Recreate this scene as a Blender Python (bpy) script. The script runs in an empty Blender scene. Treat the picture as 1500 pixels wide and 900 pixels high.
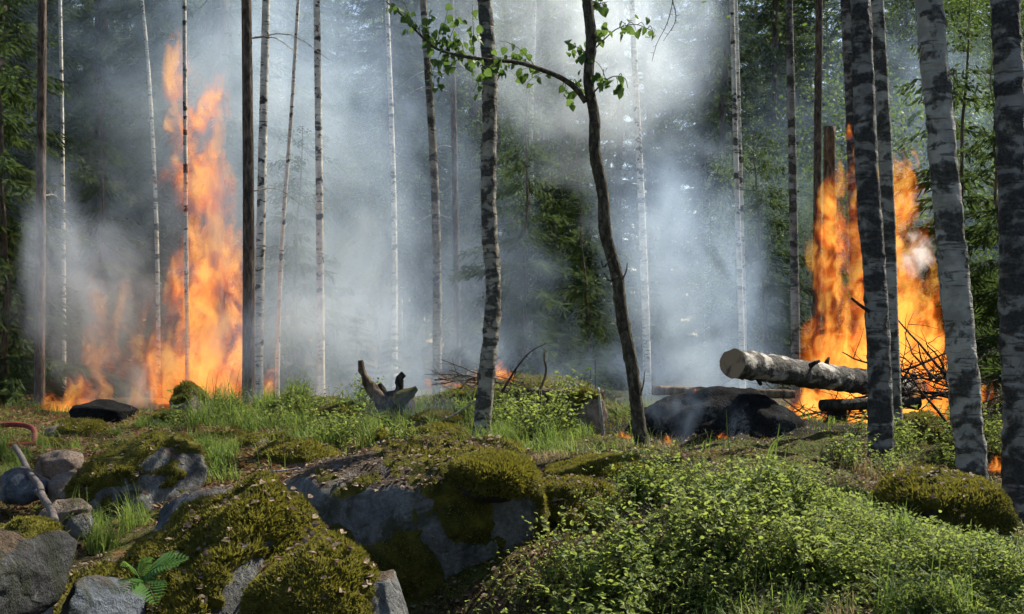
import bpy, math, random
import numpy as np
from mathutils import Vector

random.seed(7)
RNG = np.random.default_rng(7)
SC = bpy.context.scene
COL = SC.collection
R = math.radians

# ------------------------------------------------------------------ camera, world, sun, exposure
EYE, F, HOR = 1.6, 1608.0, 500.0            # eye height, focal length in photo pixels, photo row of the horizon
cam = bpy.data.objects.new('camera', bpy.data.cameras.new('camera'))
COL.objects.link(cam)
cam.location = (0, 0, EYE)
cam.rotation_euler = (R(90), 0, 0)
cam.data.sensor_width = 36
cam.data.lens = 36 * F / 1500
cam.data.shift_y = (HOR - 450) / 1500
cam.data.clip_end = 500
SC.camera = cam

SUN_AZ, SUN_EL = 52, 47                     # degrees right of the view direction, above the horizon
w = bpy.data.worlds.new('World'); SC.world = w; w.use_nodes = True
nt = w.node_tree
sky = nt.nodes.new('ShaderNodeTexSky'); sky.sky_type = 'NISHITA'; sky.sun_disc = False
sky.sun_elevation = R(SUN_EL); sky.sun_rotation = R(SUN_AZ)
bg = nt.nodes['Background']; bg.inputs[1].default_value = 0.075
nt.links.new(sky.outputs[0], bg.inputs[0])
sun = bpy.data.objects.new('sun', bpy.data.lights.new('sun', 'SUN')); COL.objects.link(sun)
sun.data.energy = 5.0; sun.data.angle = R(0.53); sun.data.color = (1.0, 0.93, 0.80)
TOSUN = Vector((math.cos(R(SUN_EL)) * math.sin(R(SUN_AZ)), math.cos(R(SUN_EL)) * math.cos(R(SUN_AZ)), math.sin(R(SUN_EL))))
sun.rotation_euler = TOSUN.to_track_quat('Z', 'Y').to_euler()
sun.location = TOSUN * 40

SC.view_settings.view_transform = 'Standard'
SC.view_settings.look = 'None'
SC.view_settings.gamma = 1.0
SC.view_settings.exposure = 1.2
cy = SC.cycles
cy.use_denoising = True
cy.max_bounces = 6; cy.diffuse_bounces = 2; cy.glossy_bounces = 1; cy.transmission_bounces = 3
cy.volume_bounces = 1; cy.transparent_max_bounces = 24
cy.sample_clamp_indirect = 4.0
cy.volume_max_steps = 400
cy.use_adaptive_sampling = True; cy.adaptive_threshold = 0.04; cy.adaptive_min_samples = 16

# ------------------------------------------------------------------ helpers
def P(px, py, Y):
    """the point at distance Y on the ray of a photo pixel"""
    return np.array([(px - 750) / F * Y, Y, EYE - (py - HOR) / F * Y])

def hash3(ix, iy, iz, s):
    h = (ix.astype(np.int64) * 374761393 + iy.astype(np.int64) * 668265263 + iz.astype(np.int64) * 2147483647 + s * 144665) & 0xffffffff
    h = ((h ^ (h >> 13)) * 1274126177) & 0xffffffff
    h = ((h ^ (h >> 16)) * 2246822519) & 0xffffffff
    return ((h ^ (h >> 15)) & 0xffffff) / float(0xffffff)

def vnoise(p, s=0):
    p = np.asarray(p, float); i = np.floor(p); f = p - i; f = f * f * (3 - 2 * f); i = i.astype(np.int64)
    r = 0
    for a in (0, 1):
        for b in (0, 1):
            for c in (0, 1):
                wgt = (f[:, 0] if a else 1 - f[:, 0]) * (f[:, 1] if b else 1 - f[:, 1]) * (f[:, 2] if c else 1 - f[:, 2])
                r = r + wgt * hash3(i[:, 0] + a, i[:, 1] + b, i[:, 2] + c, s)
    return r

def fbm(p, o=4, s=0):
    t, a, tot = 0, 1.0, 0
    for k in range(o):
        t = t + a * (vnoise(np.asarray(p) * 2 ** k + 17.3 * k, s + k) - 0.5); tot += a; a *= 0.5
    return t / tot * 2

def mesh(name, V, Fs, smooth=True):
    V = np.asarray(V, np.float32)
    me = bpy.data.meshes.new(name)
    Fs = [np.asarray(f, np.int32) for f in Fs if len(f)]
    me.vertices.add(len(V)); me.vertices.foreach_set('co', V.ravel())
    tot = np.concatenate([np.full(len(f), f.shape[1], np.int32) for f in Fs])
    idx = np.concatenate([f.ravel() for f in Fs])
    me.loops.add(len(idx)); me.loops.foreach_set('vertex_index', idx)
    me.polygons.add(len(tot))
    me.polygons.foreach_set('loop_start', np.concatenate([[0], np.cumsum(tot)[:-1]]).astype(np.int32))
    me.polygons.foreach_set('loop_total', tot)
    me.polygons.foreach_set('use_smooth', np.full(len(tot), smooth))
    me.update(calc_edges=True); me.validate()
    return me

class MB:
    def __init__(s): s.V = []; s.Q = []; s.T = []; s.n = 0
    def add(s, V, Q=None, T=None):
        V = np.asarray(V, float)
        if Q is not None and len(Q): s.Q.append(np.asarray(Q) + s.n)
        if T is not None and len(T): s.T.append(np.asarray(T) + s.n)
        s.V.append(V); s.n += len(V)
    def me(s, name, smooth=True):
        Fs = []
        if s.Q: Fs.append(np.concatenate(s.Q))
        if s.T: Fs.append(np.concatenate(s.T))
        return mesh(name, np.concatenate(s.V), Fs, smooth)

def obj(name, me, mat=None, parent=None, loc=None):
    o = bpy.data.objects.new(name, me); COL.objects.link(o)
    if mat is not None and me is not None and not me.materials: me.materials.append(mat)
    if parent is not None: o.parent = parent
    if loc is not None: o.location = loc
    return o

def tag(o, label=None, cat=None, group=None, kind=None):
    if label: o['label'] = label
    if cat: o['category'] = cat
    if group: o['group'] = group
    if kind: o['kind'] = kind
    return o

def thing(name, loc, label, cat, group=None, rz=0.0, sc=1.0):
    o = bpy.data.objects.new(name, None); COL.objects.link(o)
    o.location = loc; o.rotation_euler = (0, 0, rz); o.scale = (sc, sc, sc); o.empty_display_size = 0.1
    return tag(o, label, cat, group)

def nrm(v): return v / np.maximum(np.linalg.norm(v, axis=-1, keepdims=True), 1e-9)

def smooth_path(pts, n):
    pts = np.asarray(pts, float); d = np.r_[0, np.cumsum(np.linalg.norm(np.diff(pts, axis=0), axis=1))]
    m = len(pts)
    if m < 3:
        t = np.linspace(0, d[-1], n); return np.stack([np.interp(t, d, pts[:, k]) for k in range(3)], 1)
    tang = np.gradient(pts, d, axis=0)
    t = np.linspace(0, d[-1], n); i = np.clip(np.searchsorted(d, t, side='right') - 1, 0, m - 2)
    h = (d[i + 1] - d[i])[:, None]; u = ((t - d[i])[:, None]) / h
    return ((2*u**3 - 3*u**2 + 1) * pts[i] + (u**3 - 2*u**2 + u) * h * tang[i] + (-2*u**3 + 3*u**2) * pts[i+1] + (u**3 - u**2) * h * tang[i+1])

def tube(path, rad, seg=8, cap=True):
    """V, Q, T of a tube along a path"""
    path = np.asarray(path, float); n = len(path); rad = np.broadcast_to(rad, (n,))
    t = nrm(np.gradient(path, axis=0))
    ref = np.array([0, 1, 0.]) if abs(t[:, 1]).max() < 0.9 else (np.array([0, 0, 1.]) if abs(t[:, 2]).max() < 0.95 else np.array([1., 0, 0.03]))
    u = nrm(np.cross(t, ref)); v = np.cross(t, u)
    a = np.linspace(0, 2 * np.pi, seg, endpoint=False)
    V = (path[:, None, :] + rad[:, None, None] * (np.cos(a)[None, :, None] * u[:, None, :] + np.sin(a)[None, :, None] * v[:, None, :])).reshape(-1, 3)
    i = np.arange(n - 1)[:, None] * seg; j = np.arange(seg)[None, :]; k = (j + 1) % seg
    Q = np.stack([i + j, i + k, i + seg + k, i + seg + j], -1).reshape(-1, 4)
    T = []
    if cap:
        V = np.concatenate([V, path[:1], path[-1:]]); b = n * seg; j = np.arange(seg); k = (j + 1) % seg
        T = np.concatenate([np.stack([k, j, np.full(seg, b)], 1), np.stack([(n-1)*seg + j, (n-1)*seg + k, np.full(seg, b + 1)], 1)])
    return V, Q, T

def leaves(pos, d, nr, L, W, fold=0.15, simple=False):
    """leaf blades: base point, direction, face normal, length, width"""
    n = len(pos); d = nrm(d); s = nrm(np.cross(d, nr)); nr = np.cross(s, d)
    L = np.broadcast_to(L, (n,))[:, None]; W = np.broadcast_to(W, (n,))[:, None]
    if simple:
        V = np.stack([pos, pos + d*L*0.45 + s*W*0.5, pos + d*L, pos + d*L*0.45 - s*W*0.5], 1)
        return V.reshape(-1, 3), np.arange(n * 4).reshape(n, 4), None
    up = nr * W * fold
    V = np.stack([pos, pos + d*L*0.3 + s*W*0.5 + up, pos + d*L*0.7 + s*W*0.36 + up, pos + d*L - nr*W*0.1,
                  pos + d*L*0.7 - s*W*0.36 + up, pos + d*L*0.3 - s*W*0.5 + up], 1)
    b = (np.arange(n) * 6)[:, None]
    return V.reshape(-1, 3), np.concatenate([b + np.array([[0, 1, 2, 3]]), b + np.array([[0, 3, 4, 5]])]), None

def blades(pos, h, lean, width, curl=0.5, nseg=4):
    """grass blades: root, height, horizontal lean vector, width"""
    n = len(pos); h = np.broadcast_to(h, (n,)); width = np.broadcast_to(width, (n,))
    ln = np.linalg.norm(lean, axis=1, keepdims=True); dirn = lean / np.maximum(ln, 1e-6)
    side = np.stack([-dirn[:, 1], dirn[:, 0], np.zeros(n)], 1)
    t = np.linspace(0, 1, nseg + 1)
    V = []
    for k in t:
        c = pos + np.stack([np.zeros(n), np.zeros(n), h * (k - curl * 0.55 * k**3 * np.minimum(ln[:, 0] * 2, 1.4))], 1) + np.c_[dirn[:, :2] * (ln * h[:, None] * k**2), np.zeros(n)]
        ww = (width * (1 - k**1.5) * 0.5 + 0.0004)[:, None]
        V += [c - side * ww, c + side * ww]
    V = np.stack(V, 1); m = 2 * (nseg + 1)
    b = (np.arange(n) * m)[:, None, None]; q = (np.arange(nseg) * 2)[None, :, None] + np.array([0, 1, 3, 2])[None, None, :]
    return V.reshape(-1, 3), (b + q).reshape(-1, 4), None

def rdir(n, zmin=-1, zmax=1, rng=RNG):
    z = rng.uniform(zmin, zmax, n); a = rng.uniform(0, 2*np.pi, n); r = np.sqrt(np.maximum(0, 1 - z*z))
    return np.stack([r*np.cos(a), r*np.sin(a), z], 1)

# ------------------------------------------------------------------ material helpers
class NT:
    def __init__(s, name):
        s.m = bpy.data.materials.new(name); s.m.use_nodes = True; s.t = s.m.node_tree; s.t.nodes.clear()
        s.out = s.t.nodes.new('ShaderNodeOutputMaterial')
    def n(s, typ, ins=None, **kw):
        nd = s.t.nodes.new('ShaderNode' + typ)
        for k, v in kw.items(): setattr(nd, k, v)
        for k, v in (ins or {}).items():
            if hasattr(v, 'is_output'): s.t.links.new(v, nd.inputs[k])
            else: nd.inputs[k].default_value = v
        return nd
    def math(s, op, a, b=0.0, c=0.0, clamp=False):
        nd = s.n('Math', {0: a, 1: b, 2: c}, operation=op); nd.use_clamp = clamp; return nd.outputs[0]
    def vec(s, op, a, b=(0, 0, 0)): 
        nd = s.n('VectorMath', {0: a, 1: b}, operation=op); return nd.outputs['Value'] if op == 'LENGTH' else nd.outputs[0]
    def scale(s, a, f): 
        return s.n('VectorMath', {0: a, 'Scale': f}, operation='SCALE').outputs[0]
    def noise(s, v, sc, det=4, rough=0.55, dist=0.0, col=False):
        nd = s.n('TexNoise', {'Vector': v, 'Scale': sc, 'Detail': det, 'Roughness': rough, 'Distortion': dist}); return nd.outputs[1 if col else 0]
    def ramp(s, f, stops):
        nd = s.n('ValToRGB', {0: f}); e = nd.color_ramp.elements
        while len(e) < len(stops): e.new(0.5)
        for k, (p, c) in enumerate(stops):
            e[k].position = p; e[k].color = (*c, 1) if not isinstance(c, (int, float)) else (c, c, c, 1)
        return nd.outputs[0]
    def range(s, f, a, b, c=0.0, d=1.0, smooth=True):
        return s.n('MapRange', {0: f, 1: a, 2: b, 3: c, 4: d}, interpolation_type='SMOOTHSTEP' if smooth else 'LINEAR').outputs[0]
    def mix(s, f, a, b):
        nd = s.n('Mix', data_type='RGBA'); 
        for k, v in ((0, f), (6, a), (7, b)):
            if hasattr(v, 'is_output'): s.t.links.new(v, nd.inputs[k])
            else: nd.inputs[k].default_value = v if k == 0 else (*v, 1)
        return nd.outputs[2]
    def obj_co(s): return s.n('TexCoord').outputs['Object']
    def pos(s): return s.n('NewGeometry').outputs['Position']
    def bump(s, h, st, dist=0.02): return s.n('Bump', {'Height': h, 'Strength': st, 'Distance': dist}).outputs[0]
    def surf(s, col, rough=0.8, bump=None, spec=0.3, transl=0.0, tcol=None):
        b = s.n('BsdfPrincipled', {'Base Color': col if hasattr(col, 'is_output') else (*col, 1), 'Roughness': rough, 'Specular IOR Level': spec})
        if bump is not None: s.t.links.new(bump, b.inputs['Normal'])
        o = b.outputs[0]
        if transl:
            tc = tcol if tcol is not None else col
            tr = s.n('BsdfTranslucent', {0: tc if hasattr(tc, 'is_output') else (*tc, 1)})
            o = s.n('MixShader', {0: transl, 1: o, 2: tr.outputs[0]}).outputs[0]
        s.t.links.new(o, s.out.inputs[0]); return s.m

def leaf_mat(name, c1, c2, tcol, transl=0.45, sc=3.0, rough=0.55, fine=40.0, spec=0.25):
    t = NT(name); p = t.pos()
    f = t.math('ADD', t.math('MULTIPLY', t.noise(p, sc, 2), 0.5), t.math('MULTIPLY', t.noise(p, fine, 1), 0.5))
    if name in ('blueberry_leaf', 'grass_blade', 'birch_leaf', 'spruce_needle'): f = t.math('ADD', f, t.math('MULTIPLY', t.math('SUBTRACT', t.n('ObjectInfo').outputs['Random'], 0.5), 0.22))
    c = t.mix(t.range(f, 0.36, 0.64), c1, c2)
    return t.surf(c, rough, None, spec, transl, t.mix(0.6, c, tcol))

M = {}
M['spruce'] = leaf_mat('spruce_needle', (0.020, 0.038, 0.018), (0.042, 0.068, 0.024), (0.10, 0.15, 0.03), 0.35, 0.8, 0.8, 40.0, 0.1)
M['birchleaf'] = leaf_mat('birch_leaf', (0.055, 0.115, 0.02), (0.085, 0.14, 0.028), (0.19, 0.28, 0.045), 0.45, 1.5)
M['nearleaf'] = leaf_mat('near_birch_leaf', (0.035, 0.085, 0.022), (0.07, 0.14, 0.03), (0.17, 0.27, 0.05), 0.42, 9.0)
M['blueberry'] = leaf_mat('blueberry_leaf', (0.04, 0.085, 0.022), (0.20, 0.24, 0.06), (0.36, 0.44, 0.08), 0.5, 6.0, 0.6)
M['grass'] = leaf_mat('grass_blade', (0.06, 0.11, 0.02), (0.18, 0.21, 0.045), (0.24, 0.36, 0.06), 0.45, 5.0)
M['dry'] = leaf_mat('dry_grass', (0.22, 0.17, 0.09), (0.32, 0.26, 0.14), (0.35, 0.25, 0.1), 0.3, 5.0, 0.7)
M['fern'] = leaf_mat('fern_leaf', (0.06, 0.14, 0.03), (0.09, 0.19, 0.04), (0.22, 0.36, 0.06), 0.45, 9.0)
M['litter'] = leaf_mat('leaf_litter', (0.07, 0.045, 0.028), (0.26, 0.19, 0.13), (0.2, 0.12, 0.06), 0.15, 25.0, 0.75, 90.0)
M['needle_litter'] = leaf_mat('dry_needles', (0.09, 0.045, 0.022), (0.24, 0.135, 0.065), (0.3, 0.12, 0.04), 0.15, 12.0, 0.75, 60.0)
M['mossfuzz'] = leaf_mat('moss_strand', (0.04, 0.04, 0.008), (0.20, 0.175, 0.03), (0.28, 0.26, 0.03), 0.35, 4.0, 0.7, 60.0)

def moss_mat():
    t = NT('moss'); p = t.pos()
    c = t.ramp(t.noise(p, 9, 5, 0.65), [(0.3, (0.018, 0.018, 0.006)), (0.5, (0.065, 0.064, 0.012)), (0.7, (0.15, 0.13, 0.024))])
    c = t.mix(t.range(t.noise(p, 30, 3), 0.58, 0.7), c, (0.075, 0.05, 0.028))
    return t.surf(c, 0.95, t.bump(t.noise(p, 90, 4, 0.7), 0.9, 0.02), 0.1)
M['moss'] = moss_mat()

def rock_mat(name, c1, c2, c3, lichen=0.45, dirt=0.9, spec=0.12):
    t = NT(name); p = t.pos()
    big = t.noise(p, 3.0, 6, 0.62, 0.4); fine = t.noise(p, 45, 5, 0.72)
    c = t.ramp(t.math('ADD', t.math('MULTIPLY', big, 0.62), t.math('MULTIPLY', fine, 0.38)), [(0.36, c1), (0.51, c2), (0.66, c3)])
    c = t.mix(t.range(t.noise(p, 13, 6, 0.75, 0.8), 0.58, 0.66, 0, lichen), c, (0.27, 0.29, 0.27))
    c = t.mix(t.range(t.noise(p, 4.3, 5, 0.7, 0.5), 0.50, 0.64, 0, 0.75 * (dirt > 0)), c, (0.030, 0.034, 0.014))
    st = t.n('Mapping', {'Vector': p, 'Scale': (9, 9, 1.2)}).outputs[0]
    c = t.mix(t.range(t.noise(st, 1.0, 4), 0.5, 0.72, 0, 0.75), c, (0.016, 0.018, 0.012))
    nz_ = t.n('SeparateXYZ', {0: t.n('NewGeometry').outputs['Normal']}).outputs[2]                # soil and needles lie on flat tops
    top = t.math('MULTIPLY', t.range(t.math('ADD', nz_, t.math('MULTIPLY', t.noise(p, 8, 4), 0.9)), 1.12, 1.32), dirt)
    c = t.mix(top, c, t.ramp(fine, [(0.35, (0.025, 0.017, 0.011)), (0.65, (0.10, 0.07, 0.045))]))
    cr = t.n('TexVoronoi', {'Vector': t.vec('ADD', p, t.scale(t.noise(p, 5, 3, 0.6, 0, True), 0.25)), 'Scale': 4.5}, feature='DISTANCE_TO_EDGE').outputs[0]
    h = t.math('ADD', t.math('ADD', fine, t.noise(p, 14, 5, 0.6)), t.math('MULTIPLY', t.range(cr, 0.0, 0.05), 0.22))
    return t.surf(c, 0.88, t.bump(h, 0.85, 0.03), spec)
M['rock'] = rock_mat('grey_granite', (0.045, 0.045, 0.045), (0.125, 0.127, 0.125), (0.24, 0.24, 0.235))
M['rockblue'] = rock_mat('blue_grey_stone', (0.035, 0.04, 0.05), (0.095, 0.11, 0.135), (0.18, 0.20, 0.23), 0.2, 0.5)
M['rockbrown'] = rock_mat('brown_stone', (0.09, 0.065, 0.05), (0.21, 0.165, 0.135), (0.33, 0.28, 0.24), 0.5, 0.35)
M['rockdark'] = rock_mat('dark_stone', (0.016, 0.016, 0.017), (0.045, 0.045, 0.047), (0.09, 0.09, 0.09), 0.25)
M['char'] = rock_mat('charred_earth', (0.005, 0.005, 0.006), (0.012, 0.012, 0.013), (0.03, 0.03, 0.031), 0.0, 0.0, 0.02)

def ground_mat():
    t = NT('forest_floor'); p = t.pos()
    n1 = t.noise(p, 1.6, 5, 0.6, 0.3); n2 = t.noise(p, 38, 4, 0.7); n3 = t.noise(p, 5, 4)
    c = t.ramp(n2, [(0.32, (0.018, 0.012, 0.008)), (0.5, (0.065, 0.042, 0.025)), (0.68, (0.17, 0.115, 0.07))])
    green = t.ramp(n2, [(0.35, (0.02, 0.026, 0.006)), (0.65, (0.085, 0.095, 0.02))])
    c = t.mix(t.range(n1, 0.40, 0.55), c, green)
    left = t.range(t.n('SeparateXYZ', {0: p}).outputs[0], -0.8, -2.2)
    dry = t.math('MULTIPLY', left, t.range(n3, 0.46, 0.62, 0, 0.8))
    c = t.mix(dry, c, t.ramp(n2, [(0.32, (0.06, 0.026, 0.012)), (0.66, (0.20, 0.105, 0.05))]))
    for cx, cy_, sx, sy in ((-4.4, 14.0, 2.2, 1.6), (3.7, 10.9, 1.6, 1.3), (1.7, 9.0, 1.3, .9), (-0.2, 10.0, .7, .4)):          # scorched ground under the fires
        dd = t.vec('LENGTH', t.vec('MULTIPLY', t.vec('SUBTRACT', p, (cx, cy_, 0)), (1 / sx, 1 / sy, 0)))
        c = t.mix(t.range(t.math('ADD', dd, t.math('MULTIPLY', n3, 0.7)), 1.45, 1.1, 0, 0.92), c, (0.012, 0.011, 0.010))
    return t.surf(c, 0.95, t.bump(t.math('ADD', n2, t.noise(p, 12, 4)), 0.9, 0.04), 0.1)
M['ground'] = ground_mat()

def birch_mat(name, white, patch, marks, patch_sc=2.2, dark=(0.02, 0.019, 0.017), lo=0.52, hi=0.58):
    """patch: how much dark rough bark; marks: strength of the horizontal black dashes"""
    t = NT(name); p = t.obj_co()
    base = t.mix(t.range(t.noise(p, 9, 4), 0.35, 0.65), white, tuple(x * 0.62 for x in white))
    st = t.n('Mapping', {'Vector': p, 'Scale': (5, 5, 42)}).outputs[0]
    ln = t.noise(st, 1.0, 3, 0.6)
    c = t.mix(t.range(ln, 0.58, 0.66, 0, marks), base, (0.05, 0.045, 0.04))
    pm = t.n('Mapping', {'Vector': p, 'Scale': (1, 1, 2.0)}).outputs[0]
    pn = t.math('ADD', t.noise(pm, patch_sc, 2, 0.5, 0.5), t.math('MULTIPLY', t.math('SUBTRACT', t.noise(p, 22, 5, 0.75), 0.5), 0.55))
    pn = t.math('ADD', pn, t.math('MULTIPLY', t.math('SUBTRACT', t.noise(p, 1.1, 2), 0.5), 0.35))
    f = t.range(pn, lo, hi, 0, patch)
    c = t.mix(t.range(t.noise(p, 6, 5, 0.7), 0.5, 0.72, 0, 0.55), c, (0.13, 0.12, 0.085))
    c = t.mix(f, c, t.ramp(t.noise(p, 50, 3, 0.7), [(0.35, dark), (0.7, tuple(x * 4 for x in dark))]))
    h = t.math('ADD', t.math('MULTIPLY', f, t.noise(p, 35, 4, 0.7)), t.math('MULTIPLY', ln, 0.3))
    return t.surf(c, 0.75, t.bump(h, 1.0, 0.035), 0.15)
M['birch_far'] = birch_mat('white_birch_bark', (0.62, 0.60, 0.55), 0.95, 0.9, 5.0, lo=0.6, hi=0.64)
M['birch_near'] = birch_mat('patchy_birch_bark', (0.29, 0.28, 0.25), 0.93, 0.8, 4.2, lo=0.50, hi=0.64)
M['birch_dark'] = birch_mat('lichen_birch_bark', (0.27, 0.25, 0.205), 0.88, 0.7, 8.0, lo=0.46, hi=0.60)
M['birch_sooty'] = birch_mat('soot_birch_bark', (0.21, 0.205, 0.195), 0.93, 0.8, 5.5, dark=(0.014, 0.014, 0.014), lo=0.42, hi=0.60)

def bark_mat(name, c1, c2, zs=0.25, sc=26):
    t = NT(name); p = t.n('Mapping', {'Vector': t.obj_co(), 'Scale': (1, 1, zs)}).outputs[0]
    n = t.noise(p, sc, 5, 0.65, 0.5)
    c = t.ramp(n, [(0.36, tuple(x * 0.35 for x in c1)), (0.5, c1), (0.66, c2)])
    return t.surf(c, 0.9, t.bump(n, 0.9, 0.03), 0.2)
M['bark'] = bark_mat('spruce_bark', (0.075, 0.055, 0.042), (0.16, 0.125, 0.10))
M['bark_dark'] = bark_mat('dark_bark', (0.05, 0.043, 0.03), (0.12, 0.105, 0.07), 0.5, 34)
M['twig'] = bark_mat('twig_bark', (0.045, 0.035, 0.028), (0.10, 0.08, 0.06))
M['palewood'] = bark_mat('pale_wood', (0.17, 0.125, 0.085), (0.30, 0.23, 0.16), 0.15, 18)
M['charwood'] = bark_mat('charred_wood', (0.022, 0.019, 0.017), (0.06, 0.05, 0.042), 0.4)
M['rotwood'] = bark_mat('rotting_wood', (0.10, 0.07, 0.045), (0.2, 0.15, 0.095), 0.3)
M['greytwig'] = bark_mat('bleached_twig', (0.30, 0.28, 0.25), (0.46, 0.44, 0.40), 0.3)

def cut_mat():
    t = NT('sawn_wood'); p = t.obj_co()
    d = t.math('SINE', t.math('MULTIPLY', t.math('ADD', t.vec('LENGTH', p), t.math('MULTIPLY', t.noise(p, 9, 3), 0.03)), 480.0))
    c = t.mix(t.range(d, -0.6, 1, 0, 0.8), (0.30, 0.22, 0.15), (0.13, 0.09, 0.055))
    c = t.mix(t.range(t.noise(p, 16, 4), 0.5, 0.75), c, (0.08, 0.06, 0.045))
    return t.surf(c, 0.9, None, 0.1)
M['cut'] = cut_mat()
def plain(name, c, rough, c2=None, sc=40):
    t = NT(name); p = t.pos(); n = t.noise(p, sc, 4, 0.65)
    return t.surf(t.mix(t.range(n, 0.35, 0.7), c, c2 or tuple(x * 0.5 for x in c)), rough, t.bump(n, 0.4, 0.01))
M['hose_red'] = plain('red_hose_jacket', (0.20, 0.025, 0.02), 0.75, (0.06, 0.02, 0.015))
M['hose_grey'] = plain('grey_hose_jacket', (0.12, 0.10, 0.09), 0.9, (0.045, 0.038, 0.034))

def smoke_mat(name, dens, col=(0.51, 0.69, 1.0), sc=0.35, lo=0.30, hi=0.62, seed=0.0, aniso=0.35, step=0.8, edge=0.9):
    """scattering smoke: denser towards the middle of its own body, broken up by noise"""
    t = NT(name); p = t.pos(); l = t.obj_co()
    q = t.vec('ADD', p, (seed * 3.1, seed * 1.7, seed * 2.3))
    q = t.n('Mapping', {'Vector': q, 'Scale': (1, 1, 0.75)}).outputs[0]
    n = t.noise(q, sc, 4, 0.60, 0.9)
    n2 = t.noise(t.vec('ADD', q, (7.7, 3.1, 5.3)), sc * 2.6, 3, 0.6, 1.2)
    r = t.vec('LENGTH', l)
    rr = t.math('ADD', r, t.math('MULTIPLY', t.math('SUBTRACT', 0.5, n), 1.5))
    fall = t.range(rr, edge, 0.15)
    d = t.math('MULTIPLY', t.math('MULTIPLY', t.range(n, lo, hi), fall), t.range(n2, 0.34, 0.64, dens * 0.22, dens * 1.25))
    d = t.math('MULTIPLY', d, t.range(r, 1.25, 0.95))
    v = t.n('VolumeScatter', {'Color': (*col, 1), 'Density': d, 'Anisotropy': aniso})
    t.t.links.new(v.outputs[0], t.out.inputs['Volume'])
    t.m.cycles.volume_step_rate = step
    return t.m

def flame_mat(name, stren, fine, seed=0.0, stretch=0.45, cover=0.0, hot=1.0, step=0.35, foot=0.03):
    """glowing gas inside a unit teardrop (local z 0..1): a warped core torn by turbulent noise"""
    t = NT(name); p = t.pos(); l = t.obj_co()
    q = t.n('Mapping', {'Vector': t.vec('ADD', p, (seed, seed * 0.7, -seed * 1.3)), 'Scale': (1, 0.22, stretch)}).outputs[0]
    wv = t.vec('SUBTRACT', t.noise(q, fine * 0.5, 2, 0.5, 0.0, True), (0.5, 0.5, 0.5))
    wf = t.vec('SUBTRACT', t.noise(q, fine * 2.2, 1, 0.5, 0.0, True), (0.5, 0.5, 0.5))
    q2 = t.vec('ADD', q, t.vec('ADD', t.scale(wv, 1.6 / fine), t.scale(wf, 0.5 / fine)))
    n = t.noise(q2, fine, 6, 0.66, 0.6)
    rid = t.math('SUBTRACT', 1.0, t.math('MULTIPLY', t.math('ABSOLUTE', t.math('SUBTRACT', t.noise(q2, fine * 1.9, 4, 0.6, 0.8), 0.5)), 5.0))   # bright curling filaments
    sp = t.n('SeparateXYZ', {0: l}); z = sp.outputs[2]
    lw = t.vec('ADD', l, t.scale(wv, t.math('MULTIPLY', t.math('ADD', z, 0.35), 2.9)))
    r = t.vec('LENGTH', t.vec('MULTIPLY', lw, (1, 1, 0)))
    prof = t.n('FloatCurve', {1: z}); c = prof.mapping.curves[0]
    c.points[0].location = (0, 0.75); c.points[-1].location = (1, 0.30)
    for x, y in ((0.15, 0.95), (0.55, 0.70)): c.points.new(x, y)
    prof.mapping.update()
    d = t.math('DIVIDE', r, t.math('MAXIMUM', prof.outputs[0], 0.02))
    f = t.math('SUBTRACT', 1.0, d)                                    # 1 on the axis, 0 at the edge
    v = t.math('ADD', t.math('MULTIPLY', f, 0.60), t.math('MULTIPLY', t.math('SUBTRACT', n, 0.5), 5.0))
    v = t.math('ADD', v, cover)
    v = t.math('MULTIPLY', v, t.range(f, 0.0, 0.30))
    v = t.math('MULTIPLY', v, t.range(z, 0.0, foot))
    v = t.math('MULTIPLY', v, t.range(t.math('ADD', z, t.math('MULTIPLY', t.math('SUBTRACT', 0.5, n), 1.3)), 0.98, 0.6))
    v = t.math('MULTIPLY', v, t.range(z, 1.0, 0.86))
    e0 = t.range(v, 0.02, 0.9)
    e = t.math('MULTIPLY', e0, t.math('ADD', 0.32, t.math('MULTIPLY', t.math('MAXIMUM', rid, 0.0), 1.0)))
    col = t.ramp(e, [(0.0, (0.80, 0.085, 0.007)), (0.35, (1.0, 0.15, 0.012)), (0.68, (1.0, 0.24, 0.022)), (1.0, (1.0, 0.46 * hot, 0.08 * hot))])
    em = t.n('Emission', {0: col, 1: t.math('MULTIPLY', e, stren)})
    ab = t.n('VolumeAbsorption', {0: (0.45, 0.3, 0.2, 1), 1: t.math('MULTIPLY', e, stren * 1.3)})
    ad = t.n('AddShader', {0: em.outputs[0], 1: ab.outputs[0]})
    t.t.links.new(ad.outputs[0], t.out.inputs['Volume'])
    # the outer skin of the gas: clear, with the faintest glow
    sk = t.n('AddShader', {0: t.n('BsdfTransparent').outputs[0], 1: t.n('Emission', {0: (1, 0.3, 0.05, 1), 1: 0.0005}).outputs[0]})
    t.t.links.new(sk.outputs[0], t.out.inputs['Surface'])
    t.m.cycles.volume_step_rate = step
    t.m.cycles.emission_sampling = 'NONE'
    return t.m

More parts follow.
